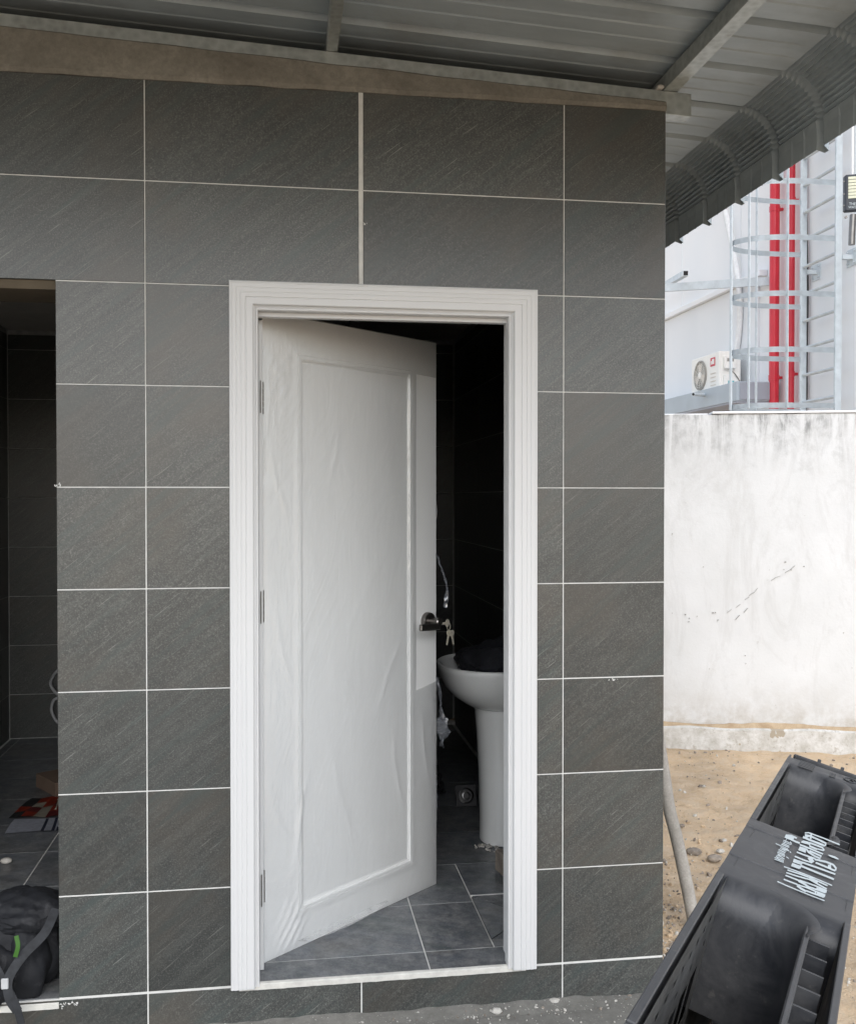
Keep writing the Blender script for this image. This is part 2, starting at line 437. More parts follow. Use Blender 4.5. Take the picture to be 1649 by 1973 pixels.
for i in range(NS): bm.faces.new((back[i], back[i+1], bb[i+1], bb[i]))
bm.transform(MW);
obj('wall_face', bm, M_bwall, bw, smooth=True)
bm = BM(); rows = []
for i in range(181):
    s = -7+12*i/180
    top = .022+.010*noise.noise(Vector((s*4, 0, 0))); out = -.050+.006*noise.noise(Vector((s*3, 5, 0)))
    rows.append([bm.verts.new(p) for p in ((s, out-.004, GZ-.1), (s, out+.006*noise.noise(Vector((s*9, 1, 0))), -.05), (s, out, top-.008), (s, out+.012, top), (s, .01, top+.004))])
for a, b in zip(rows, rows[1:]):
    for k in range(4): bm.faces.new((a[k], b[k], b[k+1], a[k+1]))
obj('plinth', bm, M_plinth, bw, smooth=True, M=MW)
bm = BM(); rows = []
for i in range(241):                          # sand lying on the plinth ledge
    s = -4+9*i/240; hgt = max(.004, .022+.014*noise.noise(Vector((s*2.2, 0, 9)))+.006*noise.noise(Vector((s*14, 0, 1))))
    rows.append([bm.verts.new(p) for p in ((s, -.036, .012), (s, -.026, .022+hgt*.4), (s, -.001, .022+hgt), (s, .012, .02))])
for a, b in zip(rows, rows[1:]):
    for k in range(3): bm.faces.new((a[k], b[k], b[k+1], a[k+1]))
tag(obj('sand_ridge', bm, M_sand, bw, smooth=True, M=MW), kind='stuff')
bm = BM()
box(bm, .27, 5, -.012, .15, 1.998, 2.012, .003); box(bm, -7, .25, .03, .15, 1.996, 2.003, .002)
obj('coping', bm, M_wh, bw, M=MW)
bm = BM()
def crackline(pts, wd=.0022):
    for a, b in zip(pts, pts[1:]):
        a, b = Vector((a[0], -.0075, a[1])), Vector((b[0], -.0075, b[1]))
        n = max(1, int((b-a).length/.03))
        for k in range(n):
            if random.random() < .35: continue
            p = a.lerp(b, k/n)+Vector((0, 0, random.uniform(-.006, .006))); q = a.lerp(b, (k+1)/n)+Vector((0, 0, random.uniform(-.006, .006)))
            bar(bm, p+Vector((0, .0035, 0)), q+Vector((0, .0035, 0)), .004, wd*random.uniform(.3, 1.2))
crackline([(.31, .71), (.45, .80), (.58, .92), (.72, 1.0), (.81, 1.06)])
crackline([(.42, .70), (.52, .80)], .003)
for k in range(16):
    s, z = random.choice([(.80, 1.05), (.70, 1.0), (.33, .73), (.1, 1.2), (.45, .4), (.5, .45), (.2, 1.05), (.12, .7)])
    s += random.gauss(0, .04); z += random.gauss(0, .03); r_ = random.uniform(.002, .0045)
    box(bm, s-r_, s+r_, -.0065, .001, z-r_*.6, z+r_*.6)
tag(obj('crack', bm, simple('crack_shadow', (.27, .265, .25), .9), bw, M=MW), kind='stuff')

# ------------------------------------------------------------ toilet building
TB = empty('toilet_building', (0, .0, GZ), 'small outdoor toilet block clad in dark grey slate tiles with a half open white door', 'building')
PX, RZ = .6345, .3
YG = .0012
def slab(name, parts, mat, parent=TB, bev=0):
    bm = BM()
    for p in parts: box(bm, *p, bev=bev)
    return obj(name, bm, mat, parent)
front = slab('front_wall', [
    (-2.0, -1.75, YG+.006, .12, GZ-.05, 2.70), (-1.75, -.8865, YG+.006, .12, 2.108, 2.70), (-.8865, -.325, YG+.006, .12, GZ-.05, 2.70),
    (-.325, .4795, YG+.006, .12, 2.045, 2.70), (.4795, .9615, YG+.006, .12, GZ-.05, 2.70),
    (-1.75, -.8865, YG+.006, .12, GZ-.05, -.009), (-.325, .4795, YG+.006, .12, GZ-.05, -.009)], M_conc)
TC = {}
def tile(parent, x0, x1, y0, y1, z0, z1, mat, bev=.0012, name='tile'):
    key = (round(x1-x0, 4), round(y1-y0, 4), round(z1-z0, 4), mat.name)
    if key not in TC:
        bm = BM(); a, b, c = key[0]/2, key[1]/2, key[2]/2
        box(bm, -a, a, -b, b, -c, c, bev=bev)
        me = bpy.data.meshes.new(name); bm.to_mesh(me); bm.free(); me.materials.append(mat); TC[key] = me
    return link_mesh(name, TC[key], ((x0+x1)/2, (y0+y1)/2, (z0+z1)/2), parent)
J = .0016                                      # half joint
def jit(): return random.uniform(-.0004, .0004)
def front_tile(x0, x1, z0, z1, l=J, r_=J, b=J, t=J):
    o = jit()
    tile(front, x0+l, x1-r_, 0+o, .0085+o, z0+b, z1-t, M_tile)
colsL = [-2.0, -1.9035, -1.269, -.6345, 0, .6345, .966]
for n in (7, 8):
    for a, b in zip(colsL, colsL[1:]):
        front_tile(a, b, n*RZ, (n+1)*RZ-(.006 if n == 8 else 0), l=.007 if a == 0 else (0 if a == -2 else J), r_=.007 if b == 0 else (0 if b == .966 else J), t=0 if n == 8 else J)
for n in range(0, 7):
    for a, b, l, r_ in ((-2.0, -1.9035, 0, J), (-1.9035, -1.75, J, 0), (-.8865, -.6345, 0, J), (-.6345, -.36, J, 0), (.51, .6345, 0, J), (.6345, .966, J, 0)):
        front_tile(a, b, n*RZ, (n+1)*RZ, l, r_)
for a, b in zip(colsL, colsL[1:]):
    front_tile(a, b, -.16, -.001, l=0 if a == -2 else .002, r_=0 if b == .966 else .002, t=.004)
# grout bed: a sheet sunk behind the tile faces
slab('grout', [(-2.0, -1.75, YG, YG+.0065, GZ, 2.694), (-1.75, -.886, YG, YG+.0065, 2.102, 2.694), (-.886, -.33, YG, YG+.0065, GZ, 2.694), (-.33, .48, YG, YG+.0065, 2.05, 2.694), (.48, .9655, YG, YG+.0065, GZ, 2.694),
               (-1.75, -.886, YG, YG+.0065, GZ, -.002), (-.33, .48, YG, YG+.0065, GZ, -.002)], M_grout, front)
# thick raised joint above the door, smeared by hand
bm = BM(); rows = []
for i in range(41):
    z = 2.1+.594*i/40; wd = .0070+.0012*noise.noise(Vector((z*9, 0, 0)))
    rows.append([bm.verts.new(p) for p in ((-wd, YG, z), (-wd*.8, -.0012, z), (wd*.8, -.0012, z), (wd, YG, z))])
for a, b in zip(rows, rows[1:]):
    for k in range(3): bm.faces.new((a[k], b[k], b[k+1], a[k+1]))
obj('thick_joint', bm, M_grout, front, smooth=True)
# mortar smears on joints
bm = BM()
for (x, z) in ((-.877, -.02), (-.86, -.015), (-.84, -.018), (.615, -.115), (.635, -.118), (.66, -.12), (.80, .892), (-.885, 1.505), (.01, 2.3)):
    for k in range(9):
        px_, pz = x+random.gauss(0, .006), z+random.gauss(0, .003); q_ = random.uniform(.0008, .0028)
        bmesh.ops.create_icosphere(bm, subdivisions=1, radius=q_, matrix=Matrix.Translation((px_, 0, pz)) @ Matrix.Rotation(random.uniform(0, 3), 4, 'Y') @ Matrix.Diagonal((1.6, .35, .7, 1)))
tag(obj('mortar_smear', bm, M_grout, front), kind='stuff')

# side walls, back wall, partition (structure of the block)
def wall_tiles_x(parent, x, face, y0, y1, z0, z1, pitch, zoff, mat, yoff=0, cut=None):
    """tiles on a plane x = const facing 'face' (+1/-1)"""
    ys = [y0]; y = y0+yoff
    while y < y1-.02:
        if y > y0+.02: ys.append(y)
        y += pitch
    ys.append(y1); zs = [z0]; z = z0+zoff
    while z < z1-.02:
        if z > z0+.02: zs.append(z)
        z += RZ
    zs.append(z1)
    for a, b in zip(ys, ys[1:]):
        for c, d in zip(zs, zs[1:]):
            tile(parent, x-.0065 if face > 0 else x-.0015, x+.0015 if face > 0 else x+.0065, a+.0018, b-.0018, c+.0018, d-.0018, mat, .001)
def wall_tiles_y(parent, y, x0, x1, z0, z1, pitch, zoff, mat, xoff=0):
    xs = [x0]; x = x0+xoff
    while x < x1-.02:
        if x > x0+.02: xs.append(x)
        x += pitch
    xs.append(x1); zs = [z0]; z = z0+zoff
    while z < z1-.02:
        if z > z0+.02: zs.append(z)
        z += RZ
    zs.append(z1)
    for a, b in zip(xs, xs[1:]):
        for c, d in zip(zs, zs[1:]):
            tile(parent, a+.0018, b-.0018, y-.0015, y+.0065, c+.0018, d-.0018, mat, .001)
rw = slab('right_wall', [(.868, .9645, .122, 3.42, GZ-.05, 2.80)], M_grout)
wall_tiles_x(rw, .9645, 1, .122, 3.42, GZ, 2.70, .6, .125, M_tile_side)
wall_tiles_x(rw, .868, -1, .122, 3.285, 0, 2.46, .6, .3, M_tile_side)
bwl = slab('back_wall', [(-2.0, .866, 3.300, 3.42, GZ-.05, 2.80)], M_grout_dark)
wall_tiles_y(bwl, 3.300, -.55, .858, 0, 2.46, .6, .3, M_tile, .28)
wall_tiles_y(bwl, 3.300, -1.880, -.66, 0, 2.46, .6, .268, M_tile, .62)
slab('partition', [(-.655, -.555, .122, 3.288, GZ, 2.80)], M_conc)
lw = slab('left_wall', [(-2.0, -1.882, .122, 3.298, GZ-.05, 2.80)], M_grout_dark)
wall_tiles_x(lw, -1.882, 1, .122, 3.288, 0, 2.46, .6, .268, M_tile_side)
# ceilings with board joints
def ceiling(x0, x1, y0, y1, nm):
    c = slab('ceiling', [(x0, x1, y0, y1, 2.493, 2.52)], M_grout_dark)
    nx = max(1, round((x1-x0)/.6)); ny = round((y1-y0)/.6)
    for i in range(nx):
        for j in range(ny):
            tile(c, x0+(x1-x0)*i/nx+.004, x0+(x1-x0)*(i+1)/nx-.004, y0+(y1-y0)*j/ny+.004, y0+(y1-y0)*(j+1)/ny-.004, 2.482, 2.492, M_ceil, .002, 'ceiling_panel')
    return c
cl = ceiling(-1.874, -.655, .122, 3.29, 'a'); ceiling(-.555, .86, .122, 3.29, 'b')
bm = BM(); lathe(bm, [(.062, 2.478), (.066, 2.470), (.050, 2.462), (.042, 2.466), (.035, 2.477)], 24, close=False); bm.transform(Matrix.Translation((-1.42, 2.16, 0)))
dl = obj('downlight', bm, M_key, TB, smooth=True)
bm = BM(); lathe(bm, [(.036, 2.4785), (.036, 2.4750)], 20); bm.transform(Matrix.Translation((-1.42, 2.16, 0)))
obj('lens', bm, M_steel, dl)
slab('lintel', [(-1.75, -.887, .009, .22, 2.075, 2.1015)], M_lintel)
slab('reveal', [(-.8865, -.8805, .009, .121, -.006, 2.074)], M_conc) if False else None

# floors
hole = (.445, .80, .198, .566)
fl = slab('floor', [(-2.0, .868, .122, .198, GZ, -.0015), (-2.0, .445, .198, .566, GZ, -.0015), (.80, .868, .198, .566, GZ, -.0015), (.445, .80, .198, .566, GZ, -.012), (-2.0, .868, .566, 3.30, GZ, -.0015),
                    (-.36, .52, .004, .1215, -.03, -.0016), (-1.75, -.8866, .004, .1215, -.03, -.0016)], M_grout)
def rects_minus(r_, h):
    (a, b, c, d), (e, f_, g, i) = r_, h
    if e >= b or f_ <= a or g >= d or i <= c: return [r_]
    out = []
    if a < e: out.append((a, e, c, d))
    if f_ < b: out.append((f_, b, c, d))
    m0, m1 = max(a, e), min(b, f_)
    if c < g: out.append((m0, m1, c, g))
    if i < d: out.append((m0, m1, i, d))
    return out
hole = (.445, .80, .198, .566)
def floor_tiles(xs, ys, hole=None):
    for a, b in zip(xs, xs[1:]):
        for c, d in zip(ys, ys[1:]):
            for r_ in (rects_minus((a, b, c, d), hole) if hole else [(a, b, c, d)]):
                if r_[1]-r_[0] < .012 or r_[3]-r_[2] < .012: continue
                tile(fl, r_[0]+.002, r_[1]-.002, r_[2]+.002, r_[3]-.002, -.009, 0, M_tile_floor, .0008, 'floor_tile')
floor_tiles([-.32, .215, .475], [.004, .140])
floor_tiles([-.55, -.4195, .215, .8495, .858], [.140, .506, .876, 1.25, 1.62, 1.99, 2.36, 2.73, 3.10, 3.288], hole)
floor_tiles([-1.748, -1.21, -.888], [.004, .125])
floor_tiles([-1.87, -1.8195, -1.21, -.66], [.125, .505, .878, 1.262, 1.638, 2.022, 2.4, 2.78, 3.15, 3.288])
# recessed drain cell: four triangular tiles falling to the middle
cxm, cym = (hole[0]+hole[1])/2, (hole[2]+hole[3])/2
cor = [(hole[0]+.003, hole[2]+.003), (hole[1]-.003, hole[2]+.003), (hole[1]-.003, hole[3]-.003), (hole[0]+.003, hole[3]-.003)]
for k in range(4):
    a, b = Vector((*cor[k], -.003)), Vector((*cor[(k+1) % 4], -.003)); c = Vector((cxm, cym, -.009+.0005))
    m_ = (a+b+c)/3; bm = BM()
    t_ = [bm.verts.new(m_+(p-m_)*.965) for p in (a, b, c)]; u_ = [bm.verts.new(v.co-Vector((0, 0, .004))) for v in t_]
    bm.faces.new(t_); bm.faces.new(u_[::-1])
    for i in range(3): bm.faces.new((t_[i], u_[i], u_[(i+1) % 3], t_[(i+1) % 3]))
    obj('drain_tile', bm, M_tile_floor, fl)
# thresholds: bright strips along the floor edges
def rough_strip(name, x0, x1, y0, y1, z0, z1, n=60):
    bm = BM(); rows = []
    for i in range(n+1):
        x = x0+(x1-x0)*i/n; e = .0012*noise.noise(Vector((x*25, 0, 0))); f_ = .002*noise.noise(Vector((x*31, 4, 0)))
        rows.append([bm.verts.new(p) for p in ((x, y0, z0+f_), (x, y0+e, z1-.002), (x, y0+.003+e, z1), (x, y1+f_, z1+.0006), (x, y1+f_, z0))])
    for a, b in zip(rows, rows[1:]):
        for k in range(5): bm.faces.new((a[k], b[k], b[(k+1) % 5], a[(k+1) % 5]))
    bm.faces.new(rows[0][::-1]); bm.faces.new(rows[-1])
    return obj(name, bm, M_plaster_w, TB, smooth=False)
rough_strip('threshold_strip', -.368, .515, -.0035, .012, -.0150, .0025)
rough_strip('threshold_strip', -1.74, -.8875, -.004, .010, -.028, -.010)

# ------------------------------------------------------------ door frame
DF = tag(obj('door_frame', (lambda b: (box(b, -.325, -.309, .002, .118, -.004, 2.030, .001), box(b, .4585, .4695, .002, .042, -.004, 2.030, .001), box(b, .4700, .4790, .0425, .118, -.004, 2.030, .001), box(b, -.325, .470, .002, .118, 2.0305, 2.0445, .001), b)[-1])(BM()), M_white, TB))
# door stops
bm = BM()
box(bm, -.3088, -.2968, .088, .116, .001, 2.0160, .001); box(bm, -.3088, .4580, .030, .060, 2.0165, 2.0300, .001)
obj('door_stop', bm, M_white, DF)
# casing profile: (u outward from the opening edge, v proud of the wall)
prof = [(-.0005, .030), (-.0005, -.004), (.0012, -.006), (.0045, -.006), (.006, -.003), (.0125, -.008), (.0135, -.017), (.016, -.019), (.0325, -.019), (.034, -.0178), (.0355, -.0178), (.037, -.020),
        (.047, -.0205), (.048, -.0192), (.0505, -.0192), (.0515, -.0205), (.060, -.0205), (.061, -.0192), (.0635, -.0192), (.0645, -.0205), (.073, -.0205), (.0735, -.0190), (.0755, -.0190), (.0765, -.0200), (.0815, -.0190), (.0835, -.016), (.0835, .0015)]
xl, xr, zt = -.3085, .4580, 2.0300
def casing(side):
    bm = BM(); A = []; B = []
    for u_, v in prof:
        if side == 'l': A.append((xl-u_, v, -.004-.3*v*0)); B.append((xl-u_, v, zt+u_))
        if side == 'r': A.append((xr+u_*1.06, v, -.004)); B.append((xr+u_*1.06, v, zt+u_))
        if side == 't': A.append((xl-u_, v, zt+u_)); B.append((xr+u_*1.06, v, zt+u_))
    A = [bm.verts.new(p) for p in A]; B = [bm.verts.new(p) for p in B]; n = len(A)
    for k in range(n): bm.faces.new((A[k], B[k], B[(k+1) % n], A[(k+1) % n]))
    bm.faces.new(A); bm.faces.new(B[::-1])
    return obj('casing', bm, M_white, DF)
for s_ in 'lrt': casing(s_)

# ------------------------------------------------------------ door leaf (swung inwards)
DH = Vector((-.298, .131, 0)); DS = Vector((.756, .655, 0)).normalized(); DN = Vector((DS.y, -DS.x, 0))
MD = frame_M(DH, DS, -DN, (0, 0, 1))           # local: x along leaf, y into leaf, z up
DW, DHt = .840, 2.051
bm = BM()                                      # leaf with a sunk panel
def ringf(r0, y0, r1, y1):
    (a0, a1, c0, c1), (b0, b1, d0, d1) = r0, r1
    o = [bm.verts.new((x, y0, z)) for x, z in ((a0, c0), (a1, c0), (a1, c1), (a0, c1))]
    i = [bm.verts.new((x, y1, z)) for x, z in ((b0, d0), (b1, d0), (b1, d1), (b0, d1))]
    for k in range(4): bm.faces.new((o[k], o[(k+1) % 4], i[(k+1) % 4], i[k]))
    return i
P0 = (.146, .706, .118, 1.934)
def ins(r_, d): return (r_[0]+d, r_[1]-d, r_[2]+d, r_[3]-d)
ringf((0, DW, .003, DHt), 0, P0, 0)
ringf(P0, 0, ins(P0, .002), .002); ringf(ins(P0, .002), .002, ins(P0, .004), -.0012); ringf(ins(P0, .004), -.0012, ins(P0, .013), -.0015)
ringf(ins(P0, .013), -.0015, ins(P0, .0145), .0015); ringf(ins(P0, .0145), .0015, ins(P0, .021), .002); i_ = ringf(ins(P0, .021), .002, ins(P0, .026), .0065)
bm.faces.new(i_)
bk = [bm.verts.new((x, .040, z)) for x, z in ((0, .003), (DW, .003), (DW, DHt), (0, DHt))]; fr_ = [bm.verts.new((x, 0, z)) for x, z in ((0, .003), (DW, .003), (DW, DHt), (0, DHt))]
bm.faces.new(bk)
for k in range(4): bm.faces.new((fr_[k], fr_[(k+1) % 4], bk[(k+1) % 4], bk[k]))
bmesh.ops.remove_doubles(bm, verts=bm.verts, dist=1e-5)
door = tag(obj('door', bm, M_door, TB, M=MD), 'half open white panel door still wrapped in clear film')
WPdoor = door
for z in (1.78, 1.13, .25):
    bm = BM(); box(bm, -.011, -.0015, -.004, .012, z-.05, z+.05, .001)
    for k in range(5): 
        c = BM(); c.free()
        lathe(bm, [(.0052, z-.05+k*.0202), (.0052, z-.05+k*.0202+.0185)], 10, Matrix.Translation((-.006, -.006, 0)))
    c_ = BM(); box(c_, -.3042, -.3012, .0835, .0879, z-.05, z+.05, .001); obj('hinge', c_, M_steel_dark, door)
    obj('hinge', bm, M_steel_dark, door, M=MD)
# film stretched over the face
bm = BM(); nx, nz = 110, 260
g = {}
CREASES = [(.03, 1.62, .10, 1.42, .004, .007), (.10, 1.98, .22, 1.86, .003, .008), (.52, 1.98, .66, 1.80, .003, .008), (.60, 1.30, .38, 1.02, .0022, .010), (.66, .98, .52, .70, .003, .009), (.30, .62, .40, .30, .0026, .010),
           (.05, 1.10, .12, .86, .003, .008), (.60, .62, .66, .34, .003, .009), (.20, .58, .12, .24, .003, .009), (.76, .66, .80, .40, .003, .008), (.44, .10, .62, .05, .003, .008), (.79, 1.93, .74, 1.99, .003, .007), (.20, .10, .30, .04, .004, .008),
           (.075, .13, .15, .045, .004, .0075), (.095, .165, .16, .075, .004, .0075), (.055, .10, .125, .03, .004, .0075), (.47, 1.45, .60, 1.62, .0024, .010), (.03, .52, .11, .36, .003, .009)]
def crease_h(s, z):
    o = 0
    for a, b, c, d, hh, ww in CREASES:
        dx, dz = c-a, d-b; L2 = dx*dx+dz*dz; t = max(0, min(1, ((s-a)*dx+(z-b)*dz)/L2))
        q = math.hypot(s-a-dx*t-.012*math.sin(t*3.1)*dz/abs(dz), z-b-dz*t)
        if q < ww*3: o += .85*hh*math.exp(-(q/ww)**2)*math.sin(math.pi*(.08+.84*t))
    return o
def film_h(s, z):
    edge = min(1, min(s, DW-s)/.02, min(z, DHt-z)/.02); edge = max(0, edge)
    h = .0012+.0022*(.5+.5*noise.noise(Vector((s*7+z*3, z*2.0, 1))))+.0022*max(0, noise.noise(Vector((s*16+z*8, z*3, 5)))-.12)*(.4+.6*max(0, noise.noise(Vector((s*2, z*1.5, 12)))+.3))
    # bottom corner bunches up
    d = math.hypot((s-.115)/.055, (z-.085)/.075)
    h += .0050*math.exp(-d*d)*(.5+.5*math.sin(90*(s*.9-z*.65)*2.2+1.5*noise.noise(Vector((s*12, z*12, 2)))))
    d = math.hypot((s-.07)/.07, (z-1.83)/.12)
    h += .004*math.exp(-d*d)*abs(noise.noise(Vector((s*26-z*8, z*18, 9))))*2
    h += .003*math.exp(-((s-.30-.03*math.sin((z-1.55)*9))/.008)**2)*math.exp(-((z-1.62)/.10)**2)
    return h*(.3+.7*edge)+crease_h(s, z)
for i in range(nx+1):
    for j in range(nz+1):
        s = -.001+(DW+.002)*i/nx; z = .0+(DHt+.002)*j/nz
        yy = -film_h(s, z)
        if not (P0[0]+.02 < s < P0[1]-.02 and P0[2]+.02 < z < P0[3]-.02): yy -= .0012
        elif film_h(s, z): yy += .004
        if P0[0]-.012 < s < P0[1]+.012 and P0[2]-.012 < z < P0[3]+.012 and not (P0[0]+.02 < s < P0[1]-.02 and P0[2]+.02 < z < P0[3]-.02): yy -= .0016
        g[i, j] = bm.verts.new((s, yy, z))
for i in range(nx):
    for j in range(nz):
        s = DW*(i+.5)/nx; z = DHt*(j+.5)/nz
        cut = .755+(.775-.755)*0
        bm.faces.new((g[i, j], g[i+1, j], g[i+1, j+1], g[i, j+1]))
for pc, pn in (((.722, 0, 0), (1, 0, 0)), ((.692, 0, .7529), (-.155, 0, 1)), ((0, 0, 1.945), (.03, 0, 1))):
    bmesh.ops.bisect_plane(bm, geom=bm.verts[:]+bm.edges[:]+bm.faces[:], plane_co=pc, plane_no=pn)
dead = []
for f_ in bm.faces:
    c_ = f_.calc_center_median()
    if c_.x > .722 and (.7529+(c_.x-.692)*.155) < c_.z < 1.945-.03*c_.x: dead.append(f_)
bmesh.ops.delete(bm, geom=dead, context='FACES')
for v in [v for v in bm.verts if not v.link_faces]: bm.verts.remove(v)
obj('plastic_film', bm, M_film, door, smooth=True, M=MD)
# film hanging below the leaf and torn shreds on the free edge
bm = BM(); rows = []
for i in range(31):
    s = .14+.42*i/30; dr = .030*math.sin(math.pi*i/30)**.7*(1+.3*noise.noise(Vector((s*20, 0, 0))))
    rows.append([bm.verts.new((s, -.004-.004*k+.004*noise.noise(Vector((s*30, k, 0))), .004-dr*k/3*.75+.0)) for k in range(4)])
for a, b in zip(rows, rows[1:]):
    for k in range(3): bm.faces.new((a[k], b[k], b[k+1], a[k+1]))
bm.transform(Matrix.Translation((0, 0, .024)))
obj('loose_film', bm, M_film, door, smooth=True, M=MD)
M_shred = NT('crumpled_film')
def shred_mat():
    t = M_shred; tr = t.new('ShaderNodeBsdfTransparent'); gl = t.new('ShaderNodeBsdfGlossy'); gl.inputs['Roughness'].default_value = .22
    df = t.new('ShaderNodeBsdfDiffuse'); df.inputs[0].default_value = (.62, .66, .74, 1)
    m1 = t.new('ShaderNodeMixShader'); m1.inputs[0].default_value = .2; t.link(tr.outputs[0], m1.inputs[1]); t.link(df.outputs[0], m1.inputs[2])
    f = t.noise(t.coord(world=True), 60, 3, .6); m2 = t.new('ShaderNodeMixShader'); t.link(t.ramp(f, .4, .7, .05, .4), m2.inputs[0])
    t.link(m1.outputs[0], m2.inputs[1]); t.link(gl.outputs[0], m2.inputs[2]); t.link(m2.outputs[0], t.out.inputs[0])
shred_mat(); M_shred = M_shred.m
def shred(pts, wds, seed, turns=2.5):
    c = curve(pts, 6); bm = BM(); rows = []; n = len(c)
    for i, p in enumerate(c):
        t = i/(n-1); wv = wds[0]+(wds[1]-wds[0])*t if len(wds) == 2 else wds[min(len(wds)-1, int(t*len(wds)))]
        wv *= 1+.5*noise.noise(Vector((t*9, seed, 0))); a = turns*t*3+seed
        row = []
        for k in range(6):
            q = (k/5-.5)*wv
            row.append(bm.verts.new((p.x+q*math.cos(a*.4)+.006*noise.noise(Vector((t*12, k*1.7, seed))), p.y+q*math.sin(a)+.010*noise.noise(Vector((t*14, k*2.1, seed+4))), p.z+.010*noise.noise(Vector((t*10, k*1.3, seed+8))))))
        rows.append(row)
    for a, b in zip(rows, rows[1:]):
        for k in range(5): bm.faces.new((a[k], b[k], b[k+1], a[k+1]))
    o = obj('torn_film', bm, M_shred, door, smooth=True, M=MD)
shred([(.838, .0, 1.26), (.862, .0, 1.22), (.886, .0, 1.17), (.902, .0, 1.135), (.905, 0, 1.10), (.895, 0, 1.05)], (.016, .010), 1)
shred([(.84, .0, .79), (.860, .0, .74), (.872, .0, .66), (.874, 0, .60), (.885, 0, .56), (.875, 0, .52)], (.020, .050), 3)
shred([(.845, .01, 1.64), (.852, .01, 1.45), (.846, .01, 1.28)], (.006, .010), 5, .5)
shred([(.845, .01, .52), (.852, .01, .35), (.846, .01, .24)], (.006, .010), 6, .5)
# handle
zc = 1.008; sc0 = .786
MH = MD @ Matrix.Translation((sc0, 0, zc)) @ Matrix.Rotation(R(90), 4, 'X')    # local z -> out of the face
bm = BM(); lathe(bm, [(.033, 0), (.0335, .012), (.031, .018), (.027, .020), (.012, .020)], 32, MH)
hdl = obj('door_handle', bm, M_steel, door, smooth=True)
bm = BM(); lathe(bm, [(.015, .019), (.015, .045), (.0165, .048), (.0165, .062), (.013, .066)], 24, MH); obj('neck', bm, M_steel, hdl, smooth=True)
bm = BM(); box(bm, sc0-.105, sc0+.006, -.066, -.052, zc-.028, zc-.004, .003); bmesh.ops.rotate(bm, verts=bm.verts, cent=(sc0, -.06, zc-.015), matrix=Matrix.Rotation(R(3), 3, 'Y')); obj('lever', bm, M_steel, hdl, M=MD)
bm = BM(); lathe(bm, [(.010, 0), (.010, .006), (.004, .006)], 16, MH @ Matrix.Translation((.022, -.002, .044)))
box(bm, -.002, .034, -.009, .009, .034, .050, .002, M=MH); obj('key_cylinder', bm, M_steel, hdl, M=None)
# keys: one in the lock, two hanging from the ring
kr = empty('key_set', MD @ Vector((sc0+.062, -.05, zc-.02)), 'small bunch of keys hanging from the lock of the half open white door', 'keys')
def keymesh(a, headdir, rot):
    """key from head centre a, blade along headdir (2D in x,z of door plane)"""
    bm = BM(); d = Vector((headdir[0], 0, headdir[1])).normalized(); n = Vector((0, 1, 0)).cross(d)
    A = Vector(a)
    poly = []
    for k in range(12):
        t = 2*math.pi*k/12; poly.append(A+d*(.0115*math.cos(t))+n*(.0145*math.sin(t)))
    lo_ = [bm.verts.new(p) for p in poly]; hi_ = [bm.verts.new(p+Vector((0, -.002, 0))) for p in poly]
    bm.faces.new(lo_); bm.faces.new(hi_[::-1])
    for k in range(12): bm.faces.new((lo_[k], lo_[(k+1) % 12], hi_[(k+1) % 12], hi_[k]))
    out = [(0, .004), (.012, .004), (.014, .0025), (.018, .004), (.021, .0025), (.025, .004), (.029, .002), (.034, .0035), (.037, 0)]
    pr = [A+d*(.009+x*1.0)+n*y*1.2 for x, y in out]+[A+d*(.009+x*1.0)-n*.0045 for x, y in out[::-1]]
    lo_ = [bm.verts.new(p+Vector((0, -.0002, 0))) for p in pr]; hi_ = [bm.verts.new(p+Vector((0, -.0018, 0))) for p in pr]
    bm.faces.new(lo_); bm.faces.new(hi_[::-1]); n_ = len(pr)
    for k in range(n_): bm.faces.new((lo_[k], lo_[(k+1) % n_], hi_[(k+1) % n_], hi_[k]))
    obj('key', bm, M_key, kr, M=MD @ Matrix.Rotation(rot, 4, 'Z') if False else MD)
kx, kz, ky = sc0+.060, zc-.014, -.056
keymesh((sc0+.052, ky, zc-.008), (-1, .02), 0)
bm = BM(); tube(bm, [(kx+.010*math.cos(t), ky-.001, kz-.008+.013*math.sin(t)) for t in [2*math.pi*k/16 for k in range(17)]], .0011, 6); obj('key_ring', bm, M_key, kr, M=MD)
keymesh((kx+.006, ky+.003, kz-.033), (-.32, -1), 0)
keymesh((kx+.014, ky-.003, kz-.034), (.25, -1), 0)

# ------------------------------------------------------------ pedestal basin on the right wall
SK = empty('pedestal_basin', (.70, 1.13, 0), 'white ceramic pedestal wash basin on the dark tiled wall behind the door', 'basin')
def dshape(cx_, cy_, rx, ry, xb, n=48, pw=2.25):
    out = []
    for k in range(n):
        t = 2*math.pi*k/n; c, s_ = math.cos(t), math.sin(t)
        x = cx_+rx*math.copysign(abs(c)**(2/pw), c); y = cy_+ry*math.copysign(abs(s_)**(2/pw), s_)
        out.append((min(x, xb), y))
    return out
def loft(secs, mat, name, parent, closed_ends=True):
    bm = BM(); rings = [[bm.verts.new((x, y, z)) for x, y in dshape(*s_)] for s_, z in secs]; n = len(rings[0])
    for a, b in zip(rings, rings[1:]):
        for k in range(n):
            bm.faces.new((a[k], a[(k+1) % n], b[(k+1) % n], b[k]))
    if closed_ends: bm.faces.new(rings[0][::-1]); bm.faces.new(rings[-1])
    return obj(name, bm, mat, parent, smooth=True)
XB = .858
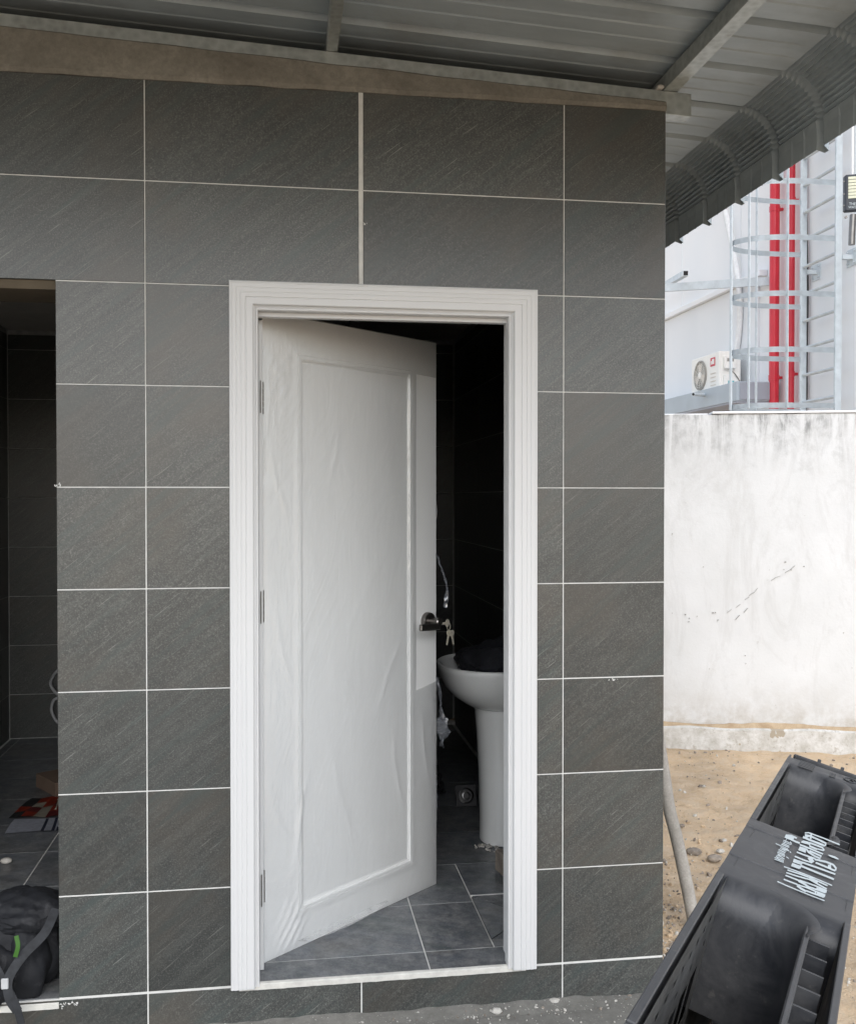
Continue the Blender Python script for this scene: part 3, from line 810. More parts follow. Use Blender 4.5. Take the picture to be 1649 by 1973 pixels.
loft([((.70, 1.13, .125, .118, .80), .575), ((.70, 1.13, .16, .15, .82), .590), ((.69, 1.13, .205, .20, .84), .625), ((.68, 1.13, .235, .238, XB), .668), ((.675, 1.13, .25, .263, XB), .712),
      ((.67, 1.13, .254, .276, XB), .742), ((.67, 1.13, .257, .281, XB), .755), ((.67, 1.13, .255, .279, XB), .764), ((.67, 1.13, .248, .272, .850), .768), ((.67, 1.13, .238, .262, .848), .764),
      ((.665, 1.13, .225, .250, .80), .752), ((.66, 1.13, .205, .232, .77), .715), ((.65, 1.13, .155, .180, .75), .66), ((.64, 1.13, .08, .10, .72), .628)], M_ceramic, 'bowl', SK)
loft([((.70, 1.13, .095, .100, .79), .0), ((.70, 1.13, .101, .108, .79), .006), ((.70, 1.13, .101, .108, .79), .12), ((.70, 1.13, .106, .111, .79), .30), ((.70, 1.13, .116, .116, .79), .48), ((.70, 1.13, .124, .121, .79), .565), ((.70, 1.13, .127, .123, .79), .578), ((.70, 1.13, .10, .10, .78), .582)], M_ceramic, 'pedestal', SK)
# cloth heaped in the bowl
bm = BM(); bmesh.ops.create_icosphere(bm, subdivisions=5, radius=1)
for v in bm.verts:
    c = v.co.copy(); f = 1+.22*noise.noise(c*1.6+Vector((3, 0, 0)))+.16*abs(noise.noise(c*4))+.05*noise.noise(c*11)
    v.co = Vector((c.x*.170*f, c.y*.215*f, c.z*(.085 if c.z > 0 else .06)*f))
    v.co.z += max(0, v.co.x)*.45+.02*math.sin(v.co.y*30+c.x*6)*(.5+.5*c.z)
bm.transform(Matrix.Translation((.672, 1.145, .742)))
tag(obj('dark_cloth', bm, M_fab, smooth=True), 'crumpled black cloth heaped in the white wash basin', 'cloth')
# floor fittings and coil behind the pedestal
DP = empty('floor_waste_fitting', (.64, 1.56, 0), 'square metal floor waste with a round ring beside the basin pedestal', 'drain')
MP = Matrix.Translation((.625, 1.60, .050)) @ Matrix.Rotation(R(70), 4, 'X')
bm = BM(); box(bm, -.05, .05, -.05, .05, -.004, .004, .002, M=MP); obj('plate', bm, M_blackcable, DP)
bm = BM(); lathe(bm, [(.036, .004), (.036, .012), (.030, .014), (.028, .006)], 24, MP); obj('ring', bm, M_chrome, DP, smooth=True)
bm = BM(); lathe(bm, [(.020, .004), (.020, .011), (.015, .012), (.013, .005)], 20, MP); obj('ring', bm, M_chrome, DP, smooth=True)
bm = BM(); tube(bm, curve([(.47+.085*math.cos(t*.9)*(1-.02*t), 1.80+.11*math.sin(t*.9), .012+.006*t) for t in range(0, 22)], 4), .009, 8)
tag(obj('black_hose', bm, M_blackcable, smooth=True), 'coil of black hose on the dark floor behind the half open door', 'hose')
bm = BM()
for k in range(34):
    a = random.uniform(3.6, 5.3); q = random.uniform(.115, .17)
    c = Vector((.70+q*math.cos(a), 1.13+q*math.sin(a), .004)); s_ = random.uniform(.003, .011)
    vs_ = box(bm, -s_, s_, -s_*.7, s_*.7, -s_*.4, s_*.4, M=Matrix.Translation(c) @ Matrix.Rotation(random.uniform(0, 3), 4, (random.random(), random.random(), 1)))
tag(obj('plaster_crumbs', bm, M_chip), 'pale plaster crumbs on the floor round the basin pedestal', 'rubble', kind='stuff')
bm = BM(); box(bm, .60, .80, .66, .80, .001, .085, .006, M=Matrix.Translation((.66, .73, 0)) @ Matrix.Rotation(R(12), 4, 'Z') @ Matrix.Translation((-.66, -.73, 0)))
tag(obj('dark_block', bm, M_stone), 'low dark block behind the right door jamb', 'block')

# ------------------------------------------------------------ things in the left room
hc = empty('white_hose', (-1.62, 3.27, .1), 'looped white flexible hose against the back wall of the left room', 'hose')
bm = BM(); tube(bm, curve([(-1.585, 3.27, .42), (-1.615, 3.27, .39), (-1.635, 3.27, .335), (-1.61, 3.26, .29), (-1.585, 3.25, .27)], 5), .009, 8); obj('hose_loop', bm, M_hose, hc, smooth=True)
bm = BM(); tube(bm, curve([(-1.585, 3.27, .25), (-1.618, 3.27, .23), (-1.630, 3.27, .17), (-1.602, 3.26, .11), (-1.57, 3.25, .09)], 5), .009, 8); obj('hose_loop', bm, M_hose, hc, smooth=True)
bm = BM(); q = [Vector((-1.475, 1.715, .006)), Vector((-1.15, 1.69, .006)), Vector((-1.17, 1.99, .006)), Vector((-1.44, 2.0, .006))]
NX, NY = 6, 4
def bl(u_, v): return q[0].lerp(q[1], u_).lerp(q[3].lerp(q[2], u_), v)
vg = [[bm.verts.new(bl(i/NX, j/NY)+Vector((0, 0, .010*math.sin(i*1.1+j*.6)**2))) for i in range(NX+1)] for j in range(NY+1)]
cols = [3, 0, 1, 2, 0, 3, 0, 2, 1, 0, 2, 1, 3, 1, 0, 2, 1, 0, 3, 0, 0, 3, 2, 3]
for j in range(NY):
    for i in range(NX):
        fc = bm.faces.new((vg[j][i], vg[j][i+1], vg[j+1][i+1], vg[j+1][i])); fc.material_index = cols[(j*NX+i) % len(cols)]
bmesh.ops.solidify(bm, geom=bm.faces[:], thickness=.003)
tag(obj('checked_packet', bm, [M_redp, M_cream, M_darkred, M_tubeend]), 'flattened red and cream checked packet on the left room floor', 'packaging')
bm = BM(); q = [Vector((-1.435, 1.50, .002)), Vector((-1.10, 1.515, .002)), Vector((-1.13, 1.695, .002)), Vector((-1.445, 1.695, .002))]
us = [0, .44, .48, .57, .61, .63, 1.0]; mi = [0, 1, 0, 1, 0, 1]
vg = [[bm.verts.new(bl(u_, j/3)+Vector((0, 0, .004+.004*math.sin(u_*5+j)))) for u_ in us] for j in range(4)]
for j in range(3):
    for i in range(6):
        fc = bm.faces.new((vg[j][i], vg[j][i+1], vg[j+1][i+1], vg[j+1][i])); fc.material_index = mi[i] if not (i == 5 and j == 1) else 0
bmesh.ops.solidify(bm, geom=bm.faces[:], thickness=.001)
tag(obj('printed_sheet', bm, [M_paper, M_navy]), 'pale printed sheet with navy stripes lying in front of the red packet', 'paper')
bm = BM(); box(bm, -1.40, -1.14, 2.10, 2.34, .001, .07, .002, M=Matrix.Translation((-1.3, 2.2, 0)) @ Matrix.Rotation(R(35), 4, 'Z') @ Matrix.Translation((1.27, -2.22, 0)))
tag(obj('cardboard_box', bm, M_card), 'low brown cardboard box at the edge of the left doorway', 'box')
bm = BM(); tube(bm, [(-1.285, 1.79, .016), (-1.30, 1.93, .018)], .0035, 8); lathe(bm, [(.007, 0), (.007, .006)], 8, Matrix.Translation((-1.30, 1.93, .016)))
tag(obj('white_screw', bm, M_cream), 'thin white screw lying on the red checked packet', 'screw')
bm = BM(); bmesh.ops.create_icosphere(bm, subdivisions=2, radius=.018); bm.transform(Matrix.Translation((-1.335, 1.145, .012)) @ Matrix.Diagonal((1.3, 1, .7, 1)))
tag(obj('plaster_lump', bm, M_chip, smooth=True), 'small white plaster lump on the left room floor', 'rubble')

# bag
BG = empty('black_bag', (-1.06, .06, 0), 'slumped dusty black tool bag with a green tab on the left doorstep', 'bag')
def lump(c, rad, seed, sub=4, amp=.20, fold=.06):
    bm = BM(); bmesh.ops.create_icosphere(bm, subdivisions=sub, radius=1)
    for v in bm.verts:
        p = v.co.copy(); f = 1+amp*noise.noise(p*1.3+Vector((seed, 0, 0)))-fold*abs(noise.noise(p*3.1+Vector((0, seed, 0))))*1.6+.03*noise.noise(p*9)
        v.co = Vector((c[0]+p.x*rad[0]*f, c[1]+p.y*rad[1]*f, max(c[2]+p.z*rad[2]*f, .001)))
    return bm
obj('bag_body', lump((-1.06, .14, .12), (.175, .12, .155), 3, 5), M_bag, BG, smooth=True)
obj('bag_flap', lump((-1.02, .13, .21), (.13, .10, .065), 8, 5, .22, .09), M_bag, BG, smooth=True)
obj('bag_pocket', lump((-.985, .045, .085), (.065, .055, .105), 12, 4, .3), M_bag, BG, smooth=True)
obj('bag_pocket', lump((-1.085, .01, .075), (.085, .06, .085), 19, 4, .3), M_bag, BG, smooth=True)
def strap(pts, wd, mat, th=.003, name='strap'):
    c = curve(pts, 6); bm = BM(); rows = []
    for i, p in enumerate(c):
        d = (c[min(i+1, len(c)-1)]-c[max(0, i-1)]).normalized(); s_ = d.cross(Vector((0, -1, .15))).normalized(); nn_ = s_.cross(d)
        rows.append([bm.verts.new(p+s_*a+nn_*b) for a, b in ((-wd/2, 0), (wd/2, 0), (wd/2, th), (-wd/2, th))])
    for a, b in zip(rows, rows[1:]):
        for k in range(4): bm.faces.new((a[k], b[k], b[(k+1) % 4], a[(k+1) % 4]))
    bm.faces.new(rows[0][::-1]); bm.faces.new(rows[-1])
    return obj(name, bm, mat, BG, smooth=True)
strap([(-.905, .05, .245), (-.925, -.01, .20), (-.975, -.045, .155), (-1.01, -.065, .10), (-1.005, -.075, .05), (-.985, -.07, .008)], .026, M_strap)
strap([(-1.08, -.02, .17), (-1.03, -.06, .105), (-.99, -.075, .035), (-.975, -.07, -.03)], .020, M_strap)
strap([(-.992, -.05, .215), (-.985, -.06, .19), (-.992, -.062, .16)], .012, M_green, name='green_tab')
bm = BM(); box(bm, -1.028, -1.008, -.078, -.070, .075, .105, .002); obj('buckle', bm, M_hose, BG)

# ------------------------------------------------------------ canopy: beam, purlins, sheets
CP = empty('canopy', (0, 0, 2.7), 'grey metal sheet canopy on steel purlins with a curved crimped eave', 'roof')
SL = -.0514
def bz(x): return 2.809+SL*x                   # top of the sloping beam
bm = BM()
box(bm, -2.6, 1.053, .004, .054, -.072, 0, .001)
for v in bm.verts: v.co.z += bz(v.co.x)
obj('beam', bm, M_galv, CP)
# mortar band closing the wedge between tiles and beam (part of the building)
bm = BM(); rows = []
for i in range(121):
    x = -2.0+2.966*i/120; top = 2.8245-.0498*(x+1.035)+.003*noise.noise(Vector((x*6, 0, 0)))
    e = .004*noise.noise(Vector((x*4, 1, 0))); b0 = 2.694+.003*noise.noise(Vector((x*11, 3, 0)))
    top = max(top, b0+.01)
    rows.append([bm.verts.new(p) for p in ((x, .10, b0), (x, -.004+e*.4, b0), (x, -.010+e, b0+.012), (x, -.006+e, top-.006), (x, .0025, top), (x, .10, top))])
for a, b in zip(rows, rows[1:]):
    for k in range(6): bm.faces.new((a[k], b[k], b[(k+1) % 6], a[(k+1) % 6]))
bm.faces.new(rows[0][::-1]); bm.faces.new(rows[-1])
obj('mortar_band', bm, M_band, TB, smooth=False)
CY0, CY1 = -2.15, 3.75
for px_ in (-2.2, -.086, .985):
    bm = BM(); wv = .034 if px_ < .5 else .05
    box(bm, px_-wv/2, px_+wv/2, CY0+.1, CY1-.1, bz(px_)+.0015, bz(px_)+.052, .002)
    obj('purlin', bm, M_galv, CP)
# second beam off the building, carrying the front of the purlins, on posts outside the picture
bm = BM(); box(bm, -2.6, 1.053, CY0+.2, CY0+.25, -.072, 0, .001)
for v in bm.verts: v.co.z += bz(v.co.x)
obj('beam', bm, M_galv, CP)
for x in (-2.5,):
    bm = BM(); box(bm, x-.04, x+.04, CY0+.18, CY0+.26, GZ-.02, bz(x)-.073, .002); obj('post', bm, M_galv, CP)
RB = .283; Y0 = .742
def roof_base(x): return bz(x)+.054
XC = 1.31; ARC_R = .135; NCR = 12
# path along x: list of (x, z, normal angle), crimps on the arc
path = []
for x in (-2.6, -1.6, -.6, .2, .8, 1.1, 1.25): path.append((x, roof_base(x), 0, 0))
th0 = math.atan(-SL); cxa, cza = XC-ARC_R*math.sin(th0), roof_base(XC)-ARC_R*math.cos(th0)
steps = NCR*4
for k in range(steps+1):
    t = th0+(R(88)-th0)*k/steps
    crimp = (.0075 if k % 4 == 2 else (-.002 if k % 4 == 0 else .002))
    path.append((cxa+ARC_R*math.sin(t), cza+ARC_R*math.cos(t), t, crimp))
xe, ze = path[-1][0], path[-1][1]
for d in (.03, .092): path.append((xe+.002, ze-d, R(89), 0))
# profile across (y offset within one pitch, height up)
cross = [(0, 0), (.010, .022), (.034, .022), (.044, 0), (.112, 0), (.118, .004), (.124, 0), (.190, 0), (.196, .004), (.202, 0)]
def sheet(y_start, npitch, lift):
    bm = BM(); ys = []
    for j in range(npitch):
        for o, h in cross: ys.append((y_start+j*RB+o, h))
    for o, h in cross[:4]: ys.append((y_start+npitch*RB+o, h))
    cols_ = []
    for x, z, t, cr in path:
        rowv = []
        for y, h in ys:
            inrib = h > .01
            if cr and not inrib: h = 0
            c_ = cr*(0.3 if inrib else 1) if cr else 0
            hh = h+lift+c_
            rowv.append(bm.verts.new((x+math.sin(t)*hh, y, z+math.cos(t)*hh)))
        cols_.append(rowv)
    # scalloped drip edge: pans end slightly lower beside each rib
    for v, (y, h) in zip(cols_[-1], ys):
        v.co.z -= .012 if h > .01 else 0
    for a, b in zip(cols_, cols_[1:]):
        for k in range(len(ys)-1): bm.faces.new((a[k], a[k+1], b[k+1], b[k]))
    o = obj('roof_sheet', bm, M_sheet, CP)
    return o
k = 0; y = Y0-4*RB*2-RB*0
y = Y0-10*RB
while y < 3.6:
    sheet(y, 4, .0006+(.0022 if k % 2 else 0)); y += 4*RB; k += 1
# fixing clip where purlin meets beam
bm = BM(); box(bm, .935, .957, -.012, .03, bz(.94)+.001, bz(.94)+.010, .002); bar(bm, (.94, -.01, bz(.94)+.008), (.965, .02, bz(.94)+.020), .010, .004); obj('tie_wire', bm, M_chip, CP)

# ------------------------------------------------------------ warehouse behind
WX = 5.66
WH = empty('warehouse', (WX, 9, GZ), 'tall white warehouse wall with a grey concrete ledge rising behind the boundary wall', 'building')
bm = BM(); box(bm, WX, WX+12, 2.6, 26, GZ-.1, 10.5); obj('wall', bm, M_wh, WH)
for y in [3.4+1.9*k for k in range(12)]:
    if 7.0 < y < 7.6: continue
    bm = BM(); box(bm, WX-.006, WX-.0005, y, y+.03, GZ, 10.4, .001); obj('panel_joint', bm, M_annex, WH)
# lower annex face with its sloping white trim
bm = BM(); box(bm, WX-.05, WX-.001, 8.6, 20, GZ, 4.19); obj('annex_wall', bm, M_annex, WH)
bm = BM(); box(bm, WX-.11, WX-.002, 8.4, 20, 4.195, 4.27, .006); obj('trim', bm, M_wh, WH)
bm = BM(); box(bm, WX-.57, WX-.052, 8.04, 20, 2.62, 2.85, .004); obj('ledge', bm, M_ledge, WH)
bm = BM(); box(bm, WX-.535, WX-.06, 8.030, 8.039, 2.635, 2.840, .003); obj('shaded_end', bm, M_ledge_shade, WH)  # thin plate over the ledge end, shade put into its colour
bm = BM(); box(bm, WX-.565, WX-.06, 8.05, 20, 2.595, 2.618, .002); obj('shaded_soffit', bm, M_ledge_shade, WH)  # strip under the ledge, shade put into its colour
bm = BM(); tube(bm, [(WX-.56, 8.95, 2.78), (WX-.80, 8.75, 2.765)], .022, 10); sp = obj('drain_spout', bm, M_galvw, WH, smooth=True)
bm = BM(); tube(bm, [(WX-.800, 8.7499, 2.765), (WX-.803, 8.7475, 2.7648)], .017, 10); obj('mouth', bm, M_tubeend, sp)
# steel arm and square tube above
def ray(x, y): return fw+rt*((x-824.5)/1900)-up*((y-986.5)/1900)
def onx(x, y, X):
    d = ray(x, y); return CAM+d*((X-CAM.x)/d.x)
AR = empty('steel_arm', (5.2, 9, 4.3), 'horizontal grey steel arm crossing in front of the white warehouse wall', 'steel arm')
A, B = onx(1492, 541, WX-.02), onx(1235, 557, 4.6)
bm = BM(); bar(bm, A, B, .05, .10); obj('channel', bm, M_galvw, AR)
A, B = onx(1321, 526, 4.9), onx(1262, 560, WX-.3)
bm = BM(); bar(bm, A, B, .07, .07); sq = obj('square_tube', bm, M_galvw, AR)
bm = BM(); d = (A-B).normalized(); bar(bm, A+d*.001, A+d*.003, .055, .055); obj('tube_mouth', bm, M_tubeend, sq)

# red pipes
for (cxp, xo, r_, lab) in ((1491, .10, .058, 'thicker left red vertical pipe on the white warehouse wall'), (1523.5, .08, .039, 'thinner right red vertical pipe on the white warehouse wall')):
    p = onx(cxp, 700, WX-xo)
    rp = empty('red_pipe', (p.x, p.y, GZ), lab, 'pipe', 'red pipes on the warehouse wall')
    bm = BM(); tube(bm, [(p.x, p.y, GZ), (p.x, p.y, 3.1), (p.x, p.y, 8.5)], r_, 20); obj('pipe', bm, M_red, rp, smooth=True)
    for z in (2.9, 4.9, 6.9):
        bm = BM(); tube(bm, [(p.x, p.y, z-.03), (p.x, p.y, z+.03)], r_+.006, 20); box(bm, p.x+r_*.6, WX-.001, p.y-.02, p.y+.02, z-.015, z+.015); obj('pipe_bracket', bm, M_red, rp)
# lagged pipe of the air conditioner
lp = [onx(1386, 729, WX-.12), onx(1400, 724, WX-.12), onx(1412, 706, WX-.10), onx(1421, 660, WX-.09), onx(1425, 610, WX-.09), onx(1423, 550, WX-.09), onx(1412, 480, WX-.09), onx(1396, 400, WX-.09), onx(1385, 330, WX-.09)]
bm = BM(); tube(bm, curve(lp, 5), .038, 12)
tag(obj('lagged_pipe', bm, M_lag, smooth=True), 'white lagged pipe climbing the wall from the air conditioner', 'pipe')
bm = BM(); tube(bm, curve([onx(1430, 700, WX-.02), onx(1433, 650, WX-.02), onx(1434, 600, WX-.02), onx(1432, 540, WX-.02)], 4), .014, 8)
tag(obj('grey_cable', bm, M_ledge_shade, smooth=True), 'thin grey cable running beside the white lagged pipe', 'cable')

# air conditioner on the ledge, fan facing the yard
ya0, ya1 = 8.77, 9.62; xa0, xa1 = 5.21, 5.50; za0, za1 = 2.852, 3.32
AC = empty('air_conditioner', ((xa0+xa1)/2, (ya0+ya1)/2, 2.85), 'cream outdoor air conditioner unit standing on the blue grey ledge', 'air conditioner')
bm = BM(); box(bm, xa0, xa1, ya0, ya1, za0, za1, .012); obj('casing', bm, M_acw, AC)
yc, zcn, rf = ya0+.56, (za0+za1)/2-.01, .195
MF = frame_M((xa0, yc, zcn), (0, 1, 0), (0, 0, 1), (-1, 0, 0)) if False else Matrix.Translation((xa0, yc, zcn)) @ Matrix.Rotation(R(-90), 4, 'Y')
bm = BM(); lathe(bm, [(rf, -.001), (rf, .012), (rf-.018, .016), (rf-.03, .002)], 32, MF, close=False); obj('fan_ring', bm, M_acg, AC, smooth=True)
bm = BM(); lathe(bm, [(rf-.03, .0005), (rf-.031, .0015), (.03, .0015)], 32, MF); gr_ = obj('fan_recess', bm, M_acg, AC)
bm = BM()
for k in range(3):
    a = 2*math.pi*k/3; pts = []
    for q_ in range(7):
        t = a-.45+.9*q_/6; pts.append((math.cos(t)*(rf-.045), math.sin(t)*(rf-.045)))
    vs_ = [bm.verts.new((x, y_, .006+.006*i_/6)) for i_, (x, y_) in enumerate(pts)]; c0, c1 = bm.verts.new((math.cos(a+.7)*.03, math.sin(a+.7)*.03, .010)), bm.verts.new((math.cos(a-.7)*.03, math.sin(a-.7)*.03, .006))
    bm.faces.new(vs_+[c0, c1])
bmesh.ops.transform(bm, matrix=MF, verts=bm.verts); bmesh.ops.solidify(bm, geom=bm.faces[:], thickness=.003)
obj('fan_blades', bm, M_ceil, gr_)
bm = BM(); lathe(bm, [(.045, .002), (.045, .016), (.03, .020)], 20, MF); obj('fan_hub', bm, M_acw, gr_, smooth=True)
bm = BM()
for rr in (.07, .10, .13, .16): tube(bm, [MF @ Vector((rr*math.cos(2*math.pi*k/28), rr*math.sin(2*math.pi*k/28), .020)) for k in range(29)], .0018, 4)
for k in range(12): tube(bm, [MF @ Vector((.04*math.cos(k*math.pi/6), .04*math.sin(k*math.pi/6), .022)), MF @ Vector(((rf-.02)*math.cos(k*math.pi/6), (rf-.02)*math.sin(k*math.pi/6), .016))], .0018, 4)
obj('fan_grille', bm, M_acw, AC)
bm = BM(); box(bm, xa0-.004, xa0-.001, ya0+.115, ya0+.255, za1-.17, za1-.06, .001); bd = obj('badge', bm, M_badge, AC)
bm = BM(); box(bm, xa0-.006, xa0-.0045, ya0+.14, ya0+.20, za1-.145, za1-.08); box(bm, xa0-.006, xa0-.0045, ya0+.21, ya0+.235, za1-.145, za1-.10); obj('badge_print', bm, M_acw, bd)
for k in range(4):
    bm = BM(); box(bm, xa0-.006, xa0-.0008, ya0+.10, ya0+.25, za0+.05+k*.05, za0+.062+k*.05, .001); obj('louvre', bm, M_ceil, AC)
bm = BM(); box(bm, xa0+.05, xa0+.20, ya0-.05, ya0-.001, za0+.24, za0+.40, .008); obj('terminal_cover', bm, M_acw, AC)
bm = BM(); box(bm, xa0+.05, xa0+.25, ya0-.04, ya0-.001, za0+.01, za0+.17, .008); obj('valve_cover', bm, M_acw, AC)
bm = BM(); box(bm, xa0+.10, xa0+.18, ya0-.044, ya0-.041, za0+.05, za0+.09); obj('teal_label', bm, M_cyan, AC)
bm = BM(); box(bm, xa0+.08, xa0+.17, ya0-.053, ya0-.051, za0+.33, za0+.37, .0005); obj('dark_grip', bm, M_acg, AC)
bm = BM(); tube(bm, curve([(xa0+.12, ya0-.03, za0+.24), (xa0+.19, ya0-.05, za0+.17), (xa0+.27, ya0-.04, za0+.06)], 5), .006, 6); obj('wire', bm, M_steel_dark, AC)

# ladder with safety cage
LX, YN, YF = 5.50, 6.58, 7.275
LD = empty('caged_ladder', (LX, (YN+YF)/2, GZ), 'galvanised vertical ladder with a round safety cage on the warehouse wall', 'ladder')
for y in (YN, YF):
    bm = BM(); box(bm, LX-.035, LX+.035, y-.016, y+.016, GZ, 7.6, .003); obj('rail', bm, M_galvw, LD)
z = .43
while z < 7.5:
    bm = BM(); tube(bm, [(LX, YN+.016, z), (LX, YF-.016, z)], .019, 8); obj('rung', bm, M_galvw, LD, smooth=True); z += .3
BU = .97
def hoop_pt(t):                                # t 0..1 from near rail round to far rail
    a = math.pi*t; ym, ry = (YN+YF)/2, (YF-YN)/2+.06*math.sin(a)
    return LX-.03-BU*math.sin(a)**.75, ym-ry*math.cos(a)
z = 2.43
while z < 7.4:
    bm = BM(); rows = []
    for i in range(33):
        x, y = hoop_pt(i/32); rows.append([bm.verts.new((x, y, z-.028)), bm.verts.new((x, y, z+.028))])
    for a, b in zip(rows, rows[1:]): bm.faces.new((a[0], b[0], b[1], a[1]))
    bmesh.ops.solidify(bm, geom=bm.faces[:], thickness=.006)
    obj('hoop', bm, M_galvw, LD); z += .58
for t in (.14, .33, .5, .67, .86):
    x, y = hoop_pt(t); bm = BM(); box(bm, x-.02, x-.012, y-.022, y+.022, 2.40, 7.35, .001, M=None)
    bm2 = bm; obj('cage_bar', bm, M_galvw, LD)
for y, zb in ((YN, 3.98), (YF, 3.98), (YN, 6.2), (YF, 6.2), (YN, 1.5), (YF, 1.5)):
    bm = BM(); box(bm, LX+.036, WX-.009, y-.025, y+.025, zb-.025, zb+.025, .002); bk_ = obj('bracket', bm, M_galvw, LD)
    bm = BM(); box(bm, WX-.010, WX-.0007, y-.09, y+.09, zb-.09, zb+.09, .002)
    for a, b in ((-.06, -.06), (.06, -.06), (.06, .06), (-.06, .06)): tube(bm, [(WX-.010, y+a, zb+b), (WX-.030, y+a, zb+b)], .010, 6)
    obj('wall_plate', bm, M_galvw, bk_)
bm = BM(); tube(bm, curve([onx(1552, 250, WX-.03), onx(1551, 330, WX-.03), onx(1553, 450, WX-.03), onx(1555, 560, WX-.03), onx(1553, 700, WX-.03), onx(1553, 760, WX-.03), onx(1550, 800, WX-.03)], 5), .018, 8)
tag(obj('black_cable', bm, M_blackcable, smooth=True), 'black cable running down the warehouse wall behind the ladder', 'cable')

# flood light on a pole
FL = empty('flood_light', (4.05, 5.0, 2.0), 'dark rectangular LED flood light on a grey pole at the right edge', 'flood light')
def flp(x, y, D_=9.0):
    d = ray(x, y); return CAM+d*(D_/d.dot(fw))
def FLM():
    o = flp(1628, 410); return frame_M(o, rt, fw*1.0, Vector((0, 0, 1)))
MFl = FLM(); S_ = 9.0/1900                    # metres per photo pixel there
bm = BM(); box(bm, 0, 62*S_, 0, .06, 3*S_, 74*S_, .012); 
for v in bm.verts: v.co.z += v.co.x*.08
body = obj('housing', bm, M_lampbody, FL, M=MFl)
for r0 in range(7):
    bm = BM(); box(bm, 5.5*S_, 56*S_, -.006, -.0008, (27+r0*6.1)*S_, (32.3+r0*6.1)*S_, .002)
    for v in bm.verts: v.co.z += v.co.x*.08
    obj('led_row', bm, M_led, FL, M=MFl)
for zz in (14, 36, 60):
    bm = BM(); box(bm, -2*S_, -.001, .01, .03, zz*S_, (zz+3)*S_, .001); obj('screw', bm, M_steel, FL, M=MFl)
bm = BM(); tube(bm, [(20*S_, .05, 0), (18*S_, .05, -40*S_), (17.5*S_, .05, -58*S_)], .03, 12); tube(bm, [(6*S_, .04, -5*S_), (6*S_, .055, -5*S_)], .012, 10); obj('mounting_arm', bm, M_steel, FL, M=MFl)
bm = BM(); box(bm, 17*S_, 20*S_, .045, .075, 76*S_, 300*S_, .003); obj('white_strip', bm, M_wh, FL, M=MFl)  # narrow white upright strip above the housing
def text_obj(body_, size, M, mat, parent, name='lettering', ext=.0004):
    cu = bpy.data.curves.new(name, 'FONT'); cu.body = body_; cu.size = size; cu.extrude = ext
    to = bpy.data.objects.new(name, cu); col.objects.link(to)
    dg = bpy.context.evaluated_depsgraph_get(); me = bpy.data.meshes.new_from_object(to.evaluated_get(dg))
    bpy.data.objects.remove(to); bm = BM(); bm.from_mesh(me); return obj(name, bm, mat, parent, M=M)
MT = MFl @ Matrix.Translation((7*S_, -.003, 15*S_)) @ Matrix.Rotation(R(90), 4, 'X')
text_obj('THE ZE', .035, MT, M_print, body)
MT = MFl @ Matrix.Translation((6*S_, -.003, 9*S_)) @ Matrix.Rotation(R(90), 4, 'X')
text_obj('WATERPRO', .030, MT, M_print, body)

# ------------------------------------------------------------ leaning pole
def ony(x, y, Y):
    d = ray(x, y); return CAM+d*((Y-CAM.y)/d.y)
pp = [ony(1327, 1725, .46), ony(1304.6, 1620, .50), ony(1289.6, 1560, .53), ony(1281, 1505, .555)]
pp = [pp[0]+(pp[0]-pp[1])*.55]+pp+[pp[3]+(pp[3]-pp[2])*k for k in (1.5, 4, 8)]
pp[0].z = min(pp[0].z, GZ-.01)
bm = BM(); tube(bm, curve(pp, 5), .0235, 14)
tag(obj('leaning_pole', bm, M_pole, smooth=True), 'dirty grey pole leaning against the right corner of the tiled block', 'pole')

# ------------------------------------------------------------ black plastic pallet on its edge
PL = Vector((.236, -1.982, 1.052)); D1 = Vector((.559, .826, -.068)).normalized(); D2 = Vector((.794, -.557, -.242)); D2 = (D2-D1*D2.dot(D1)).normalized(); DU = -D1.cross(D2).normalized() * 1
if DU.z < 0: DU = -DU
MPal = frame_M(PL, D1, D2, DU)                # local x along, y across thickness, z up
if MPal.to_3x3().determinant() < 0: pass
T = .130; SA, SB = -.470, .815; HB = 1.14
PA = empty('plastic_pallet', (.5, -1.6, GZ), 'dusty black plastic pallet with white lettering standing on its edge at the lower right', 'pallet')
def pobj(name, bm, parent=PA, smooth=False, mat=None, bev=0):
    if bev: bmesh.ops.bevel(bm, geom=bm.edges[:], offset=bev, segments=2, affect='EDGES', profile=.6)
    return obj(name, bm, mat or M_black, parent, smooth=smooth, M=MPal)
